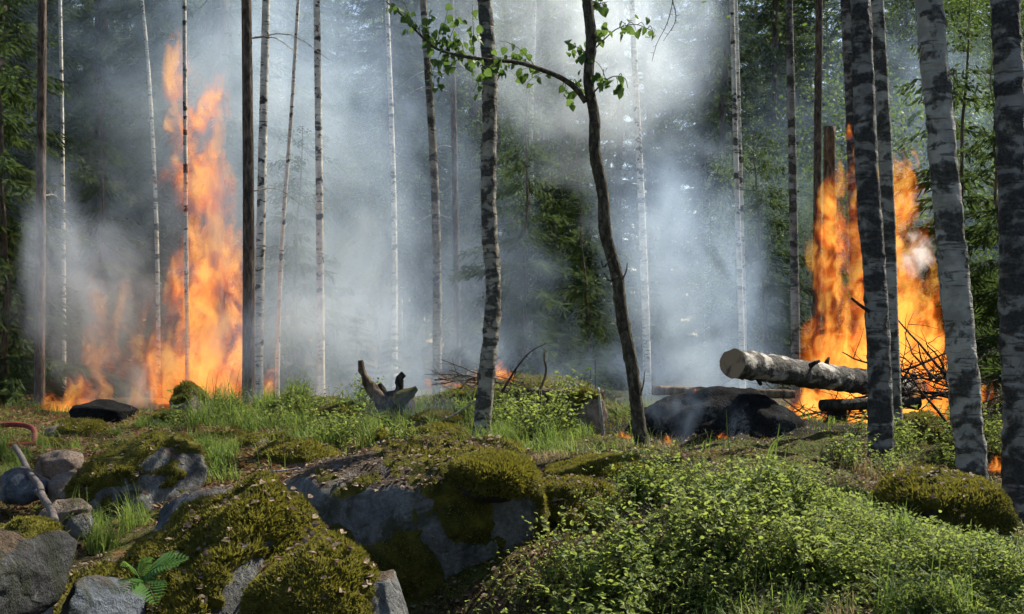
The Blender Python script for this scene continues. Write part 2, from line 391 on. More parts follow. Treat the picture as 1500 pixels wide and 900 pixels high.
# ------------------------------------------------------------------ ground
BY = np.array([-3, 0, 3, 4, 5, 6, 7, 9, 13, 20, 40, 90]); BZ = np.array([0, .1, .35, .48, .60, .72, .80, .85, .78, .66, .75, 1.2])
BUMPS = [(1.25, 5.0, .9, .95, .15), (2.0, 4.0, .8, .8, .10), (3.1, 6.9, .8, 1.4, -.36), (0.1, 10.4, 1.1, .6, .36), (-1.1, 10.2, 1.3, .7, .10),
         (-1.3, 4.3, .35, .6, -.12), (-0.30, 4.15, .46, .85, -.62), (-2.3, 11.0, .9, .8, .22), (-4.0, 11.6, 1.0, .6, -.02), (-1.25, 9.3, .5, .35, .13), (-2.6, 8.9, .5, .3, .08), (-0.2, 9.2, .4, .3, .10), (1.8, 9.0, .8, .7, .12), (-2.6, 5.5, .4, 1.2, -.05),
         (0.55, 6.6, .7, .5, .05), (4.5, 11, 1.5, 2, -.2)]
def gz(x, y):
    x = np.atleast_1d(np.asarray(x, float)); y = np.atleast_1d(np.asarray(y, float))
    z = np.interp(y, BY, BZ)
    for cx, cy_, sx, sy, h in BUMPS: z = z + h * np.exp(-((x - cx) / sx) ** 2 - ((y - cy_) / sy) ** 2)
    p = np.stack([x, y, 0 * x], 1)
    return z + 0.12 * fbm(p * 0.7, 3, 5) + 0.085 * fbm(p * 2.6, 3, 9)
def G(px, Y):
    x = (px - 750) / F * Y; return np.array([x, Y, gz(x, Y)[0]])
def on(x, y, dz=0.0): return np.array([x, y, gz(x, y)[0] + dz])

xs = np.unique(np.concatenate([np.linspace(-60, -8, 40), np.linspace(-8, 8, 400), np.linspace(8, 60, 40)]))
ys = np.unique(np.concatenate([np.linspace(-4, 2, 20), np.linspace(2, 14, 330), np.linspace(14, 95, 120)]))
X, Yg = np.meshgrid(xs, ys); x, y = X.ravel(), Yg.ravel(); z = gz(x, y)
z = z + 0.02 * fbm(np.stack([x, y, 0*x], 1) * 12, 3, 3) * (y < 15)
nx = len(xs); a = (np.arange(len(ys) - 1)[:, None] * nx + np.arange(nx - 1)[None]).ravel()
tag(obj('ground', mesh('ground', np.stack([x, y, z], 1), [np.stack([a, a + 1, a + nx + 1, a + nx], 1)]), M['ground']), kind='structure',
    label='uneven forest floor of litter, moss and soil')

# ------------------------------------------------------------------ trees: shared crown and trunk meshes
def spruce_crown(H, z0, Lmax, seed, tw=0.034, dens=1.0):
    r = np.random.default_rng(seed); pos = []; d = []; L = []; br = MB()
    z = z0
    while z < H - 0.2:
        nb = r.integers(4, 7); a0 = r.uniform(0, 6.28)
        for k in range(nb):
            a = a0 + k * 6.283 / nb + r.normal(0, 0.25); ln = Lmax * ((H - z) / (H - z0)) ** 0.7 * r.uniform(0.6, 1.1) + 0.15
            n = max(3, int(ln / 0.062 * dens)); t = np.linspace(0.12, 1, n)
            rr = ln * t; dp = r.uniform(0.22, 0.62); zz = z + r.normal(0, .08) + ln * (r.uniform(-.05, .2) * t - dp * t**2 + 0.35 * dp * t**4) 
            c = np.stack([rr * math.cos(a), rr * math.sin(a), zz], 1)
            if ln > 0.8:
                br.add(*tube(np.concatenate([[[0, 0, z]], c[::max(1, n // 4)]]), np.linspace(0.018, 0.004, len(c[::max(1, n // 4)]) + 1), 3, False))
            for sd in (-1, 1, -.6, .6, 0):
                ang = a + sd * r.uniform(0.5, 1.1, n); hang = r.uniform(-1.5, 0.1, n) if sd else r.uniform(-2.2, -0.8, n)
                pos.append(c + r.normal(0, .035, c.shape)); d.append(np.stack([np.cos(ang), np.sin(ang), hang * r.uniform(.2, 1.3, n)], 1)); L.append((0.09 + 0.20 * (1 - t * 0.6)) * r.uniform(0.5, 1.2, n) * min(1, ln))
        z += r.uniform(0.26, 0.46)
    pos = np.concatenate(pos); d = np.concatenate(d); L = np.concatenate(L)
    mb = MB(); mb.add(*leaves(pos, d, rdir(len(pos), rng=r), L, tw * r.uniform(0.6, 1.3, len(pos)), simple=True)); nleaf = mb.n
    if br.n: mb.add(np.concatenate(br.V), np.concatenate(br.Q))
    return mb.me('crown', False)

def leaf_crown(H, z0, rad, n, seed, size=0.07, clumps=45):
    r = np.random.default_rng(seed); mb = MB(); pos = []
    for k in range(clumps):
        zz = z0 + (H - z0) * r.beta(1.4, 1.3); prof = math.sin(math.pi * min(1, max(0.06, (zz - z0) / (H - z0) * 0.85 + 0.12)))
        a = r.uniform(0, 6.28); q = rad * prof * math.sqrt(r.uniform(0.05, 1))
        c = np.array([q * math.cos(a), q * math.sin(a), zz]); m = int(n / clumps * r.uniform(0.4, 1.6)); s = rad * r.uniform(0.14, 0.32)
        pos.append(c + r.normal(0, 1, (m, 3)) * [s, s, s * 0.75] - np.c_[np.zeros((m, 2)), np.abs(r.normal(0, s, m))])
        st = np.array([0, 0, zz - q * 0.7]); st[2] = max(st[2], z0 * 0.8)
        mb.add(*tube(smooth_path([st, (st + c) / 2 + [0, 0, 0.15 * q], c], 5), np.linspace(0.022, 0.005, 5), 4, False)[:2])
    pos = np.concatenate(pos); m = len(pos)
    mb.add(*leaves(pos, rdir(m, -1, 0.4, r), rdir(m, rng=r), size * r.uniform(0.7, 1.3, m), size * 0.75 * r.uniform(0.7, 1.2, m), simple=True))
    return mb.me('crown', False)

def far_trunk(H, rad, seed, seg=8):
    r = np.random.default_rng(seed); n = 14; z = np.linspace(-0.3, H, n)
    wob = np.cumsum(r.normal(0, 0.035, (n, 2)), 0)
    path = np.c_[wob - wob[0], z]; rr = rad * (1 - 0.85 * np.clip(z / H, 0, 1) ** 1.1); rr[0] *= 1.35
    mb = MB(); mb.add(*tube(path, rr, seg)); return mb.me('trunk')

SPRUCE = [(spruce_crown(21, 2.2, 2.4, 11), far_trunk(21, 0.17, 1)), (spruce_crown(18, 0.9, 2.1, 12), far_trunk(18, 0.14, 2)),
          (spruce_crown(23, 4.0, 2.6, 13), far_trunk(23, 0.19, 3)), (spruce_crown(14, 0.5, 1.8, 14), far_trunk(14, 0.11, 4))]
for c, t in SPRUCE: c.materials.append(M['spruce']); t.materials.append(M['bark'])
BIRCH = [(leaf_crown(18, 5.5, 2.3, 9000, 21), far_trunk(17.5, 0.10, 5)), (leaf_crown(16, 3.0, 2.0, 9000, 22), far_trunk(15.5, 0.075, 6)),
         (leaf_crown(19, 7.5, 2.4, 8000, 23), far_trunk(18.5, 0.11, 7))]
for c, t in BIRCH: c.materials.append(M['birchleaf']); t.materials.append(M['birch_far'])
LOWLEAF = [(leaf_crown(6.5, 0.8, 1.6, 7000, 31, 0.06, 40), far_trunk(6.2, 0.035, 8)), (leaf_crown(4.2, 0.4, 1.3, 5000, 32, 0.055, 34), far_trunk(4.0, 0.025, 9))]
for c, t in LOWLEAF: c.materials.append(M['birchleaf']); t.materials.append(M['bark_dark'])
YSPRUCE = [(spruce_crown(5.0, 0.25, 1.25, 41, 0.035, 1.4), far_trunk(5.0, 0.04, 10, 6))]
for c, t in YSPRUCE: c.materials.append(M['spruce']); t.materials.append(M['bark'])

def plant_tree(name, pair, x, y, label, cat, group, sc=1.0, rz=None):
    e = thing(name, on(x, y, -0.05), label, cat, group, random.uniform(0, 6.28) if rz is None else rz, sc)
    obj('trunk', pair[1], None, e); obj('crown', pair[0], None, e)
    return e

# explicit keep-out: pixel columns of the trunks we place by hand, and sight lines of the fires
taken = []
def free(x, y, d):
    return all((x - a) ** 2 + (y - b) ** 2 > d * d for a, b in taken)
# sunlit spots of the photograph: no tall tree may stand between them and the sun
LIT = [(0.2, 8.6, .9), (1.3, 5.3, 1.0), (-2.6, 8.0, .8), (-2.3, 9.8, .9), (1.4, 17.5, 5.0), (1.4, 17.5, 8.0), (0.2, 17.0, 6.0), (2.6, 17.5, 6.5), (-2.5, 18.5, 6.0), (1.0, 16.0, 2.5), (2.4, 15.0, 2.5), (-2.0, 19.0, 4.0), (-1.5, 14, 1.5), (2.5, 9.0, 1.3), (-2.1, 6.2, 1.0), (-3.8, 13, 2)]
def sunny(x, y, H=23.0, rad0=1.7):
    sx, sy, sz = TOSUN
    for a, b, c in LIT + [(0.9, 4.6, 0.8)]:
        rad = 2.3 if b > 12.5 else rad0
        for t in np.arange(2.0, (H - c) / sz, 0.8):
            if (a + sx * t - x) ** 2 + (b + sy * t - y) ** 2 < (rad * (1 - 0.6 * (c + sz * t) / H)) ** 2: return False
    return True
def scatter(n, y0, y1, dmin, okf, spread=0.52, extra=1.5):
    out = []
    for _ in range(n * 60):
        if len(out) >= n: break
        y = random.uniform(y0, y1); x = random.uniform(-1, 1) * (y * spread + extra)
        if free(x, y, dmin) and okf(x, y): taken.append((x, y)); out.append((x, y))
    return out

# ------------------------------------------------------------------ trunks placed from the photograph
def trunk_path(pix, Y, top=None, n=40, dY=0.0):
    """pixel centre line (px, py) bottom first -> world path, carried on above the frame to height top"""
    pts = [P(px, py, Y) for px, py in pix]
    if top is not None:
        d = pts[-1] - pts[-2]; d = d / d[2]; k = top - pts[-1][2]
        pts += [pts[-1] + d * k * 0.5, pts[-1] + d * k]
    pts = np.array(pts); g = gz(pts[0, 0], pts[0, 1])[0]
    pts[0, 2] = min(pts[0, 2], g + 0.02)
    pts = np.concatenate([[pts[0] - [0, 0, 0.18]], pts])
    return smooth_path(pts, n)

def trunk_obj(parent, path, r0, r1, mat, seg=10, rough=0.0, flare=0.35, name='trunk', seed=0):
    base = np.array(parent.location); n = len(path); t = np.linspace(0, 1, n)
    h = path[:, 2] - path[0, 2]
    rr = r0 + (r1 - r0) * t + r0 * flare * np.exp(-h / 0.22)
    V, Q, T = tube(path, rr, seg)
    if rough:
        th = np.tile(np.linspace(0, 2*np.pi, seg, endpoint=False), n); hh = np.repeat(h, seg)
        V[:n*seg] += nrm(V[:n*seg] - np.repeat(path, seg, 0)) * (r0 * 0.9 * np.exp(-hh / 0.16) * (0.35 + 0.65 * np.maximum(0, np.cos(4 * th + seed + np.sin(th + seed)))))[:, None]
        c = np.repeat(path, seg, 0); dirn = nrm(V[:n*seg] - c)
        q = V[:n*seg] * [1, 1, 0.7]
        k = fbm(q * 9, 3, seed) * 0.5 + np.maximum(0, fbm(q * 24, 4, seed + 5)) * 1.1 + fbm(q * [3, 3, 1.5], 2, seed + 9) * 0.7
        V[:n*seg] += dirn * (k * rough)[:, None]
    mb = MB(); mb.add(V - base, Q, T)
    return obj(name, mb.me(name), mat, parent)

def photo_tree(name, pix, Y, wpx0, wpx1, mat, label, cat='birch tree', top=13, seg=10, n=40, rough=0, crown=None, csc=1.0, group=None, flare=0.35, seed=0):
    path = trunk_path(pix, Y, top, n)
    e = thing(name, (path[0, 0], path[0, 1], path[0, 2] + 0.18), label, cat, group)
    k = Y / F / 2
    fr = (pix[0][1] - pix[-1][1]) / F * Y                                   # height seen in the frame
    tot = path[-1, 2] - path[0, 2]; slope = (wpx1 - wpx0) * k / max(fr, .1)
    trunk_obj(e, path, wpx0 * k, max(0.012, wpx0 * k + slope * tot), mat, seg, rough, flare, seed=seed)
    taken.append((path[0, 0], path[0, 1]))
    if crown is not None:
        c = obj('crown', crown, None, e); b = np.array(e.location); tp = path[-1]
        c.location = tp - b - np.array([0, 0, crown_top[crown.name] * csc * 0.97]); c.scale = (csc,) * 3
        c.rotation_euler = (0, 0, random.uniform(0, 6.28))
    return e, path
crown_top = {}
HIGH = []
for k, (H, z0, rad, n, s) in enumerate([(7, 0.5, 1.9, 3600, 51), (6, 0.4, 1.6, 3000, 52), (8, 0.8, 2.2, 4200, 53)]):
    c = leaf_crown(H, z0, rad, n, s, 0.075, 38); c.materials.append(M['birchleaf']); HIGH.append(c); crown_top[c.name] = H

NB = 640
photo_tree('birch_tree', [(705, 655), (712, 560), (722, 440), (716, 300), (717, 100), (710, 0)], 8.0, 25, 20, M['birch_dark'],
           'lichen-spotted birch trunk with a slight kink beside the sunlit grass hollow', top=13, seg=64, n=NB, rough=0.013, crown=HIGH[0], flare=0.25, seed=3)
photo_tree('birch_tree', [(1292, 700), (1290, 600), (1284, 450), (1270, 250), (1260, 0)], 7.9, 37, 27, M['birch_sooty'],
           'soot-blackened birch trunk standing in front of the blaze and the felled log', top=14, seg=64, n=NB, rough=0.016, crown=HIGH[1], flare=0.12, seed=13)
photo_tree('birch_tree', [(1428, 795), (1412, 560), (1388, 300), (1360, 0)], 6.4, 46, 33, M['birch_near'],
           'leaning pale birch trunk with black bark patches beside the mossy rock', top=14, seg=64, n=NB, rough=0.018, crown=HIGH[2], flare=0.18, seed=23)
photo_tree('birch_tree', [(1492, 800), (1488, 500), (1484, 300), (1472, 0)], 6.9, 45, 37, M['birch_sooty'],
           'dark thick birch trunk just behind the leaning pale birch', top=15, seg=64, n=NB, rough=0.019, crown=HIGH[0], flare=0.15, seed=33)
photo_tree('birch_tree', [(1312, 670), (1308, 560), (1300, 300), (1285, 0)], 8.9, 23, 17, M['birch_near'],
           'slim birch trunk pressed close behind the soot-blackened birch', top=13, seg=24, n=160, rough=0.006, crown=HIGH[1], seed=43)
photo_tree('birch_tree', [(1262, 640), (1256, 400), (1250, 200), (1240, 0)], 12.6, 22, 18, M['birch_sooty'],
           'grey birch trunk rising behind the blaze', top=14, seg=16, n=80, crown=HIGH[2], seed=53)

MID = [('birch_tree', [(378, 575), (383, 300), (390, 0)], 14, 15, 12, 'birch_far', 'clean white birch trunk with black dashes right of the tall fire', 15, 0),
       ('pine_tree', [(364, 580), (364, 300), (361, 0)], 13.4, 19, 15, 'bark', 'grey-brown pine trunk at the edge of the tall fire', 16, 1),
       ('birch_tree', [(470, 560), (468, 300), (464, 0)], 16, 12, 10, 'birch_far', 'white birch trunk behind the tall grass in drifting smoke', 16, 2),
       ('birch_tree', [(406, 560), (414, 340), (426, 180), (437, 0)], 15, 7, 5, 'birch_far', 'very thin birch sapling stem leaning away from the white birch', 11, 1),
       ('birch_tree', [(578, 545), (577, 300), (567, 10)], 20, 9, 7, 'birch_far', 'slender white birch trunk behind the charred stump', 17, 0),
       ('pine_tree', [(640, 545), (638, 300), (624, 60), (620, 0)], 17, 14, 10, 'birch_near', 'mottled grey trunk veiled by smoke behind the brush pile', 17, 2),
       ('pine_tree', [(670, 545), (667, 300), (661, 0)], 20, 10, 8, 'bark', 'thin trunk with bare dead side branches in the smoke', 17, 0),
       ('birch_tree', [(948, 560), (941, 330), (930, 100), (926, 0)], 18, 12, 9, 'birch_far', 'pale birch trunk with a ragged base behind the curved tree', 17, 1),
       ('birch_tree', [(1088, 540), (1080, 300), (1072, 0)], 15.5, 9, 7, 'birch_far', 'thin straight birch behind the sawn end of the log', 15, 2),
       ('birch_tree', [(1092, 540), (1085, 250), (1078, 0)], 18.5, 6, 5, 'birch_far', 'threadlike birch stem doubling the straight birch behind it', 14, 0),
       ('birch_tree', [(1166, 560), (1162, 300), (1156, 0)], 14.6, 14, 11, 'birch_near', 'grey birch trunk between the log and the blaze, edge lit by sun', 15, 1),
       ('pine_tree', [(1196, 560), (1198, 200), (1200, 0)], 17.5, 13, 11, 'bark', 'dark pine trunk behind the broken snag', 18, 2),
       ('spruce_tree', [(58, 610), (60, 300), (62, 0)], 14, 15, 12, 'bark', 'brown spruce trunk with dead twigs left of the low flames', 17, 0),
       ('birch_tree', [(94, 600), (92, 250), (88, 0)], 17, 6, 5, 'birch_far', 'thin birch stem between the brown trunk and the tall fire', 14, 1),
       ('birch_tree', [(232, 600), (226, 250), (214, 60), (208, 0)], 19, 7, 5, 'birch_far', 'thin bowed birch stem behind the tall fire', 14, 2),
       ('birch_tree', [(275, 605), (272, 300), (270, 0)], 14.2, 7, 6, 'birch_far', 'slim birch stem engulfed by the tall fire', 13, 0)]
for nm, pix, Y, a, b, m, lab, top, ci in MID:
    e, path = photo_tree(nm, pix, Y, a, b, M[m], lab, nm.replace('_', ' '), top + 3, 12, 60, 0.0, HIGH[ci], 0.75)
    if m == 'bark':                                                          # dead side twigs on the lower trunk
        for k in range(7):
            i = random.randint(8, 34); p0 = path[i] - np.array(e.location); a_ = random.uniform(0, 6.28); l = random.uniform(0.4, 1.1)
            q = np.array([p0, p0 + [l*.5*math.cos(a_), l*.5*math.sin(a_), 0.1*l], p0 + [l*math.cos(a_), l*math.sin(a_), -0.18*l]])
            mb = MB(); mb.add(*tube(smooth_path(q, 7), np.linspace(0.010, 0.003, 7), 4)); obj('dead_branch', mb.me('dead_branch'), M['greytwig'], e)
# broken snag in the fire
photo_tree('broken_snag', [(1216, 600), (1215, 350), (1215, 186)], 12.9, 22, 17, M['rotwood'], 'broken-off dead trunk standing in the blaze', 'dead tree', None, 14, 50)
# ------------------------------------------------------------------ the curved dark tree with leafy branches
YC = 7.7
ct, cpath = photo_tree('curved_tree', [(947, 700), (935, 615), (926, 540), (911, 460), (904, 405), (886, 335), (884, 290), (871, 218), (871, 175), (862, 118), (866, 62), (860, 0)], YC, 19.5, 12, M['bark_dark'],
                       'thin dark curved tree with a leafy side branch', 'tree', 10.5, 36, NB, 0.010, HIGH[1], 0.8, None, 0.2, 63)
cb = np.array(ct.location)
def leaf_mesh(seed):
    r = np.random.default_rng(seed); L = 0.043; k = 11
    t = np.linspace(0, 1, k); wd = 0.5 * L * 0.86 * np.sin(np.pi * t ** 0.62) ** 0.85 * (1 + 0.10 * (np.arange(k) % 2)); wd[0] = wd[-1] = 0
    dr = -0.25 * L * t ** 2
    c = np.c_[t * L, 0 * t, dr]; lft = c + np.c_[0*t, wd, 0.22 * wd]; rgt = c + np.c_[0*t, -wd, 0.22 * wd]
    V = np.concatenate([c, lft, rgt]); i = np.arange(k - 1)
    st = np.array([[-0.014, 0.0006, 0.004], [-0.014, -0.0006, 0.004], [0, -0.0006, 0], [0, 0.0006, 0]])
    return mesh('leaf', np.concatenate([V, st]), [np.concatenate([np.stack([i, i + 1, k + i + 1, k + i], 1), np.stack([i + 1, i, 2*k + i, 2*k + i + 1], 1), [[3*k, 3*k+1, 3*k+2, 3*k+3]]])])
LEAF = [leaf_mesh(s) for s in range(3)]
for l in LEAF: l.materials.append(M['nearleaf'])

def leafy_branch(pixpts, r0, r1, twigs, parent, base, Y, mat=M['twig'], dy=0.25):
    """branch through pixel points (px, py, dY); twigs: (px, py, n leaves, dY) clusters hung from the nearest branch point"""
    pts = smooth_path([P(px, py, Y + d) for px, py, d in pixpts], 50)
    mb = MB(); mb.add(*tube(pts - base, np.linspace(r0, r1, 50), 7))
    spots = []
    for px, py, nl, dY in twigs:
        c = P(px, py, Y + dY); j = int(np.argmin(np.linalg.norm(pts - c, axis=1) + 0.05 * np.abs(np.arange(50) - 25) / 25)); j = max(0, j - 4)
        mid = (pts[j] + c) / 2 + [0, 0, 0.03]
        tw = smooth_path([pts[j], mid, c, c + (c - mid) * 0.5 - [0, 0, 0.02]], 12)
        mb.add(*tube(tw - base, np.linspace(0.0030, 0.0012, 12), 4))
        for k in range(int(nl * 1.7)):
            q = tw[random.randint(3, 11)]; spots.append(q + np.array([random.gauss(0, .022), random.gauss(0, .035), random.gauss(-.008, .022)]))
    b = obj('branch', mb.me('branch'), mat, parent)
    for q in spots:
        l = obj('leaf', random.choice(LEAF), None, b); l.location = q - base
        s = random.uniform(0.9, 1.55); l.scale = (s, s, s)
        l.rotation_euler = (random.gauss(0, 0.7), random.uniform(0.1, 1.4), random.uniform(0, 6.28))
    return b
T1 = [(600, 28, 5, 0), (632, 22, 7, .1), (655, 18, 6, -.1), (672, 30, 6, 0), (640, 45, 7, .1), (625, 55, 7, 0), (655, 58, 7, -.1), (672, 62, 7, .1), (690, 48, 4, 0),
      (645, 78, 6, 0), (668, 80, 7, .1), (636, 100, 6, -.1), (648, 112, 5, 0), (690, 92, 6, .1), (706, 85, 5, -.3), (722, 95, 7, -.25), (712, 112, 6, -.3),
      (735, 105, 5, -.1), (700, 120, 4, -.2), (742, 62, 5, 0), (738, 84, 5, .1), (762, 104, 6, 0), (778, 116, 5, .05), (692, 12, 5, 0), (578, 10, 6, 0), (590, 4, 5, 0), (610, 42, 4, 0)]
leafy_branch([(858, 150, 0), (845, 132, -.03), (828, 118, -.08), (795, 103, -.1), (760, 92, -.15), (715, 88, -.25), (675, 82, -.15), (640, 72, -.1), (612, 48, 0), (590, 24, .05), (565, 2, .1)], 0.020, 0.004, T1, ct, cb, YC, M['bark_dark'])
leafy_branch([(868, 75, 0), (885, 58, .05), (905, 42, .1), (930, 36, .12), (957, 46, .15)], 0.006, 0.002, [(916, 36, 4, .1), (930, 40, 4, .1), (945, 42, 4, .1), (956, 46, 3, .15), (884, 40, 4, 0), (880, 55, 3, 0)], ct, cb, YC)
leafy_branch([(868, 138, 0), (885, 120, -.05), (900, 112, -.08), (915, 115, -.1), (920, 130, -.1)], 0.006, 0.002, [(884, 120, 5, -.05), (905, 124, 4, -.1), (912, 116, 3, -.1), (874, 110, 5, 0), (871, 90, 4, 0)], ct, cb, YC)
leafy_branch([(862, 90, 0), (852, 72, .05), (840, 68, .1)], 0.006, 0.002, [(846, 72, 4, .05), (840, 70, 4, .1), (848, 84, 3, 0)], ct, cb, YC)
leafy_branch([(864, 10, 0), (876, 6, .05), (890, 3, .1)], 0.006, 0.002, [(880, 5, 5, .05), (872, 2, 4, .05)], ct, cb, YC)
leafy_branch([(860, 150, 0), (845, 125, .06), (828, 118, .1), (822, 135, .1)], 0.005, 0.002, [(840, 120, 4, .1), (828, 126, 4, .1), (842, 138, 4, .1)], ct, cb, YC)
for a in [((893, 380), (884, 392), (880, 378)), ((912, 410), (918, 395), (919, 385)), ((938, 580), (943, 560), (944, 545)), ((905, 405), (893, 412), (885, 400))]:
    mb = MB(); q = np.array([P(x_, y_, YC - .06) for x_, y_ in a]); mb.add(*tube(smooth_path(q - cb, 6), np.linspace(.008, .003, 6), 5)); obj('snapped_twig', mb.me('snapped_twig'), M['bark_dark'], ct)
# bare twigs that hang from above
for pts in [[(990, -40, 0), (985, 5, 0), (975, 40, 0), (963, 62, 0), (955, 90, 0)], [(985, 0, 0), (990, 28, 0), (972, 60, 0)]]:
    mb = MB(); q = smooth_path([P(x_, y_, YC) for x_, y_, _ in pts], 12); mb.add(*tube(q - cb, np.linspace(.004, .0015, 12), 4))
    for k in range(8):
        p0 = q[k + 3] - cb; d = rdir(1)[0] * .03; mb.add(*tube(np.array([p0, p0 + d * .6, p0 + d]), np.array([.002, .0015, .001]), 3))
    obj('hanging_twig', mb.me('hanging_twig'), M['twig'], ct)

# ------------------------------------------------------------------ forest behind
def pxof(x, y): return 750 + x / y * F
def clear_mid(x, y):
    px = pxof(x, y)
    if not sunny(x, y): return False
    if y < 25 and 330 < px < 1060: return False
    if y < 19 and (30 < px < 420 or 1130 < px < 1420): return False
    return True
for k, (x, y) in enumerate(scatter(44, 17, 46, 2.1, clear_mid)):
    plant_tree('spruce_tree', SPRUCE[k % 4 if y > 21 else random.choice([0, 2])], x, y, 'unseen spruce added right of the view to shade the foreground', 'spruce tree', 'spruces of the forest behind', random.uniform(0.85, 1.15))
for k, (x, y) in enumerate(scatter(22, 20, 44, 1.8, clear_mid)):
    plant_tree('birch_tree', BIRCH[k % 3], x, y, 'white-stemmed birch with light green crown deep in the forest', 'birch tree', 'birches of the forest behind', random.uniform(0.85, 1.15))
for k, (px, Y, v) in enumerate([(1105, 24, 0), (1190, 26, 1), (1240, 22, 0), (1330, 20, 1), (500, 26, 0), (330, 26, 0), (620, 30, 0), (830, 27, 1), (1480, 21, 0)]):
    x = (px - 750) / F * Y
    plant_tree('broadleaf_sapling', LOWLEAF[v], x, Y, 'light green leafy young tree under the forest canopy', 'young tree', 'young leafy trees under the canopy', random.uniform(0.9, 1.3))
for k, (px, Y) in enumerate([(770, 19), (860, 20.5), (820, 24), (430, 19), (1120, 19), (150, 19), (1400, 14.5), (705, 25), (1470, 13), (10, 15.5)]):
    x = (px - 750) / F * Y
    plant_tree('young_spruce', YSPRUCE[0], x, Y, 'bushy young spruce with drooping sprays in the understory', 'spruce tree', 'young spruces in the understory', random.uniform(0.75, 1.25))
for k, (x, y) in enumerate(scatter(26, 14.5, 24, 1.0, lambda x, y: not (15 > y and 900 < pxof(x, y) < 1120), 0.5, 0)):
    plant_tree('spruce_sapling', YSPRUCE[0], x, y, 'knee-high spruce sapling on the forest floor behind the fires', 'spruce sapling', 'spruce saplings on the forest floor', random.uniform(0.16, 0.34))
for k, (x, y) in enumerate(scatter(44, 22, 40, 1.2, lambda x, y: True, 0.46, 0)):
    plant_tree('spruce_sapling', YSPRUCE[0], x, y, 'waist-high spruce sapling deep between the forest trunks', 'spruce sapling', 'spruce saplings deep in the forest', random.uniform(0.3, 0.6))
# unseen spruces added right of the view so their crowns shade the foreground
for k, (x, y) in enumerate([(8.9, 7.9), (7.0, 14.0), (11.5, 13.5), (10.5, 18.5), (14.5, 17), (6.6, 11.2), (9.5, 7.5), (12, 9.5)]):
    if not sunny(x, y, 20, 1.5): continue
    plant_tree('spruce_tree', SPRUCE[k % 3], x, y, 'unseen spruce added right of the view to shade the foreground', 'spruce tree', 'spruces of the forest behind', 0.9)
# far wall of forest
for k in range(64):
    y = random.uniform(47, 66); x = ((k % 32) / 31 * 2 - 1) * (y * 0.5 + 1) + random.uniform(-.9, .9)
    plant_tree('spruce_tree', SPRUCE[(1, 3)[k % 2]], x, y, 'hazy spruce at the far back edge of the forest', 'spruce tree', 'spruces at the back of the forest', random.uniform(1.15, 1.5) * (1.0, 1.3)[k % 2])

# ------------------------------------------------------------------ rocks and moss
import bmesh
_ico = {}
def ico(sub):
    if sub not in _ico:
        bm = bmesh.new(); bmesh.ops.create_icosphere(bm, subdivisions=sub, radius=1)
        bm.verts.ensure_lookup_table()
        _ico[sub] = (np.array([v.co[:] for v in bm.verts]), np.array([[v.index for v in f.verts] for f in bm.faces])); bm.free()
    return _ico[sub]

def vnormals(V, T):
    n = np.cross(V[T[:, 1]] - V[T[:, 0]], V[T[:, 2]] - V[T[:, 0]]); out = np.zeros_like(V)
    for k in range(3): np.add.at(out, T[:, k], n)
    return nrm(out)

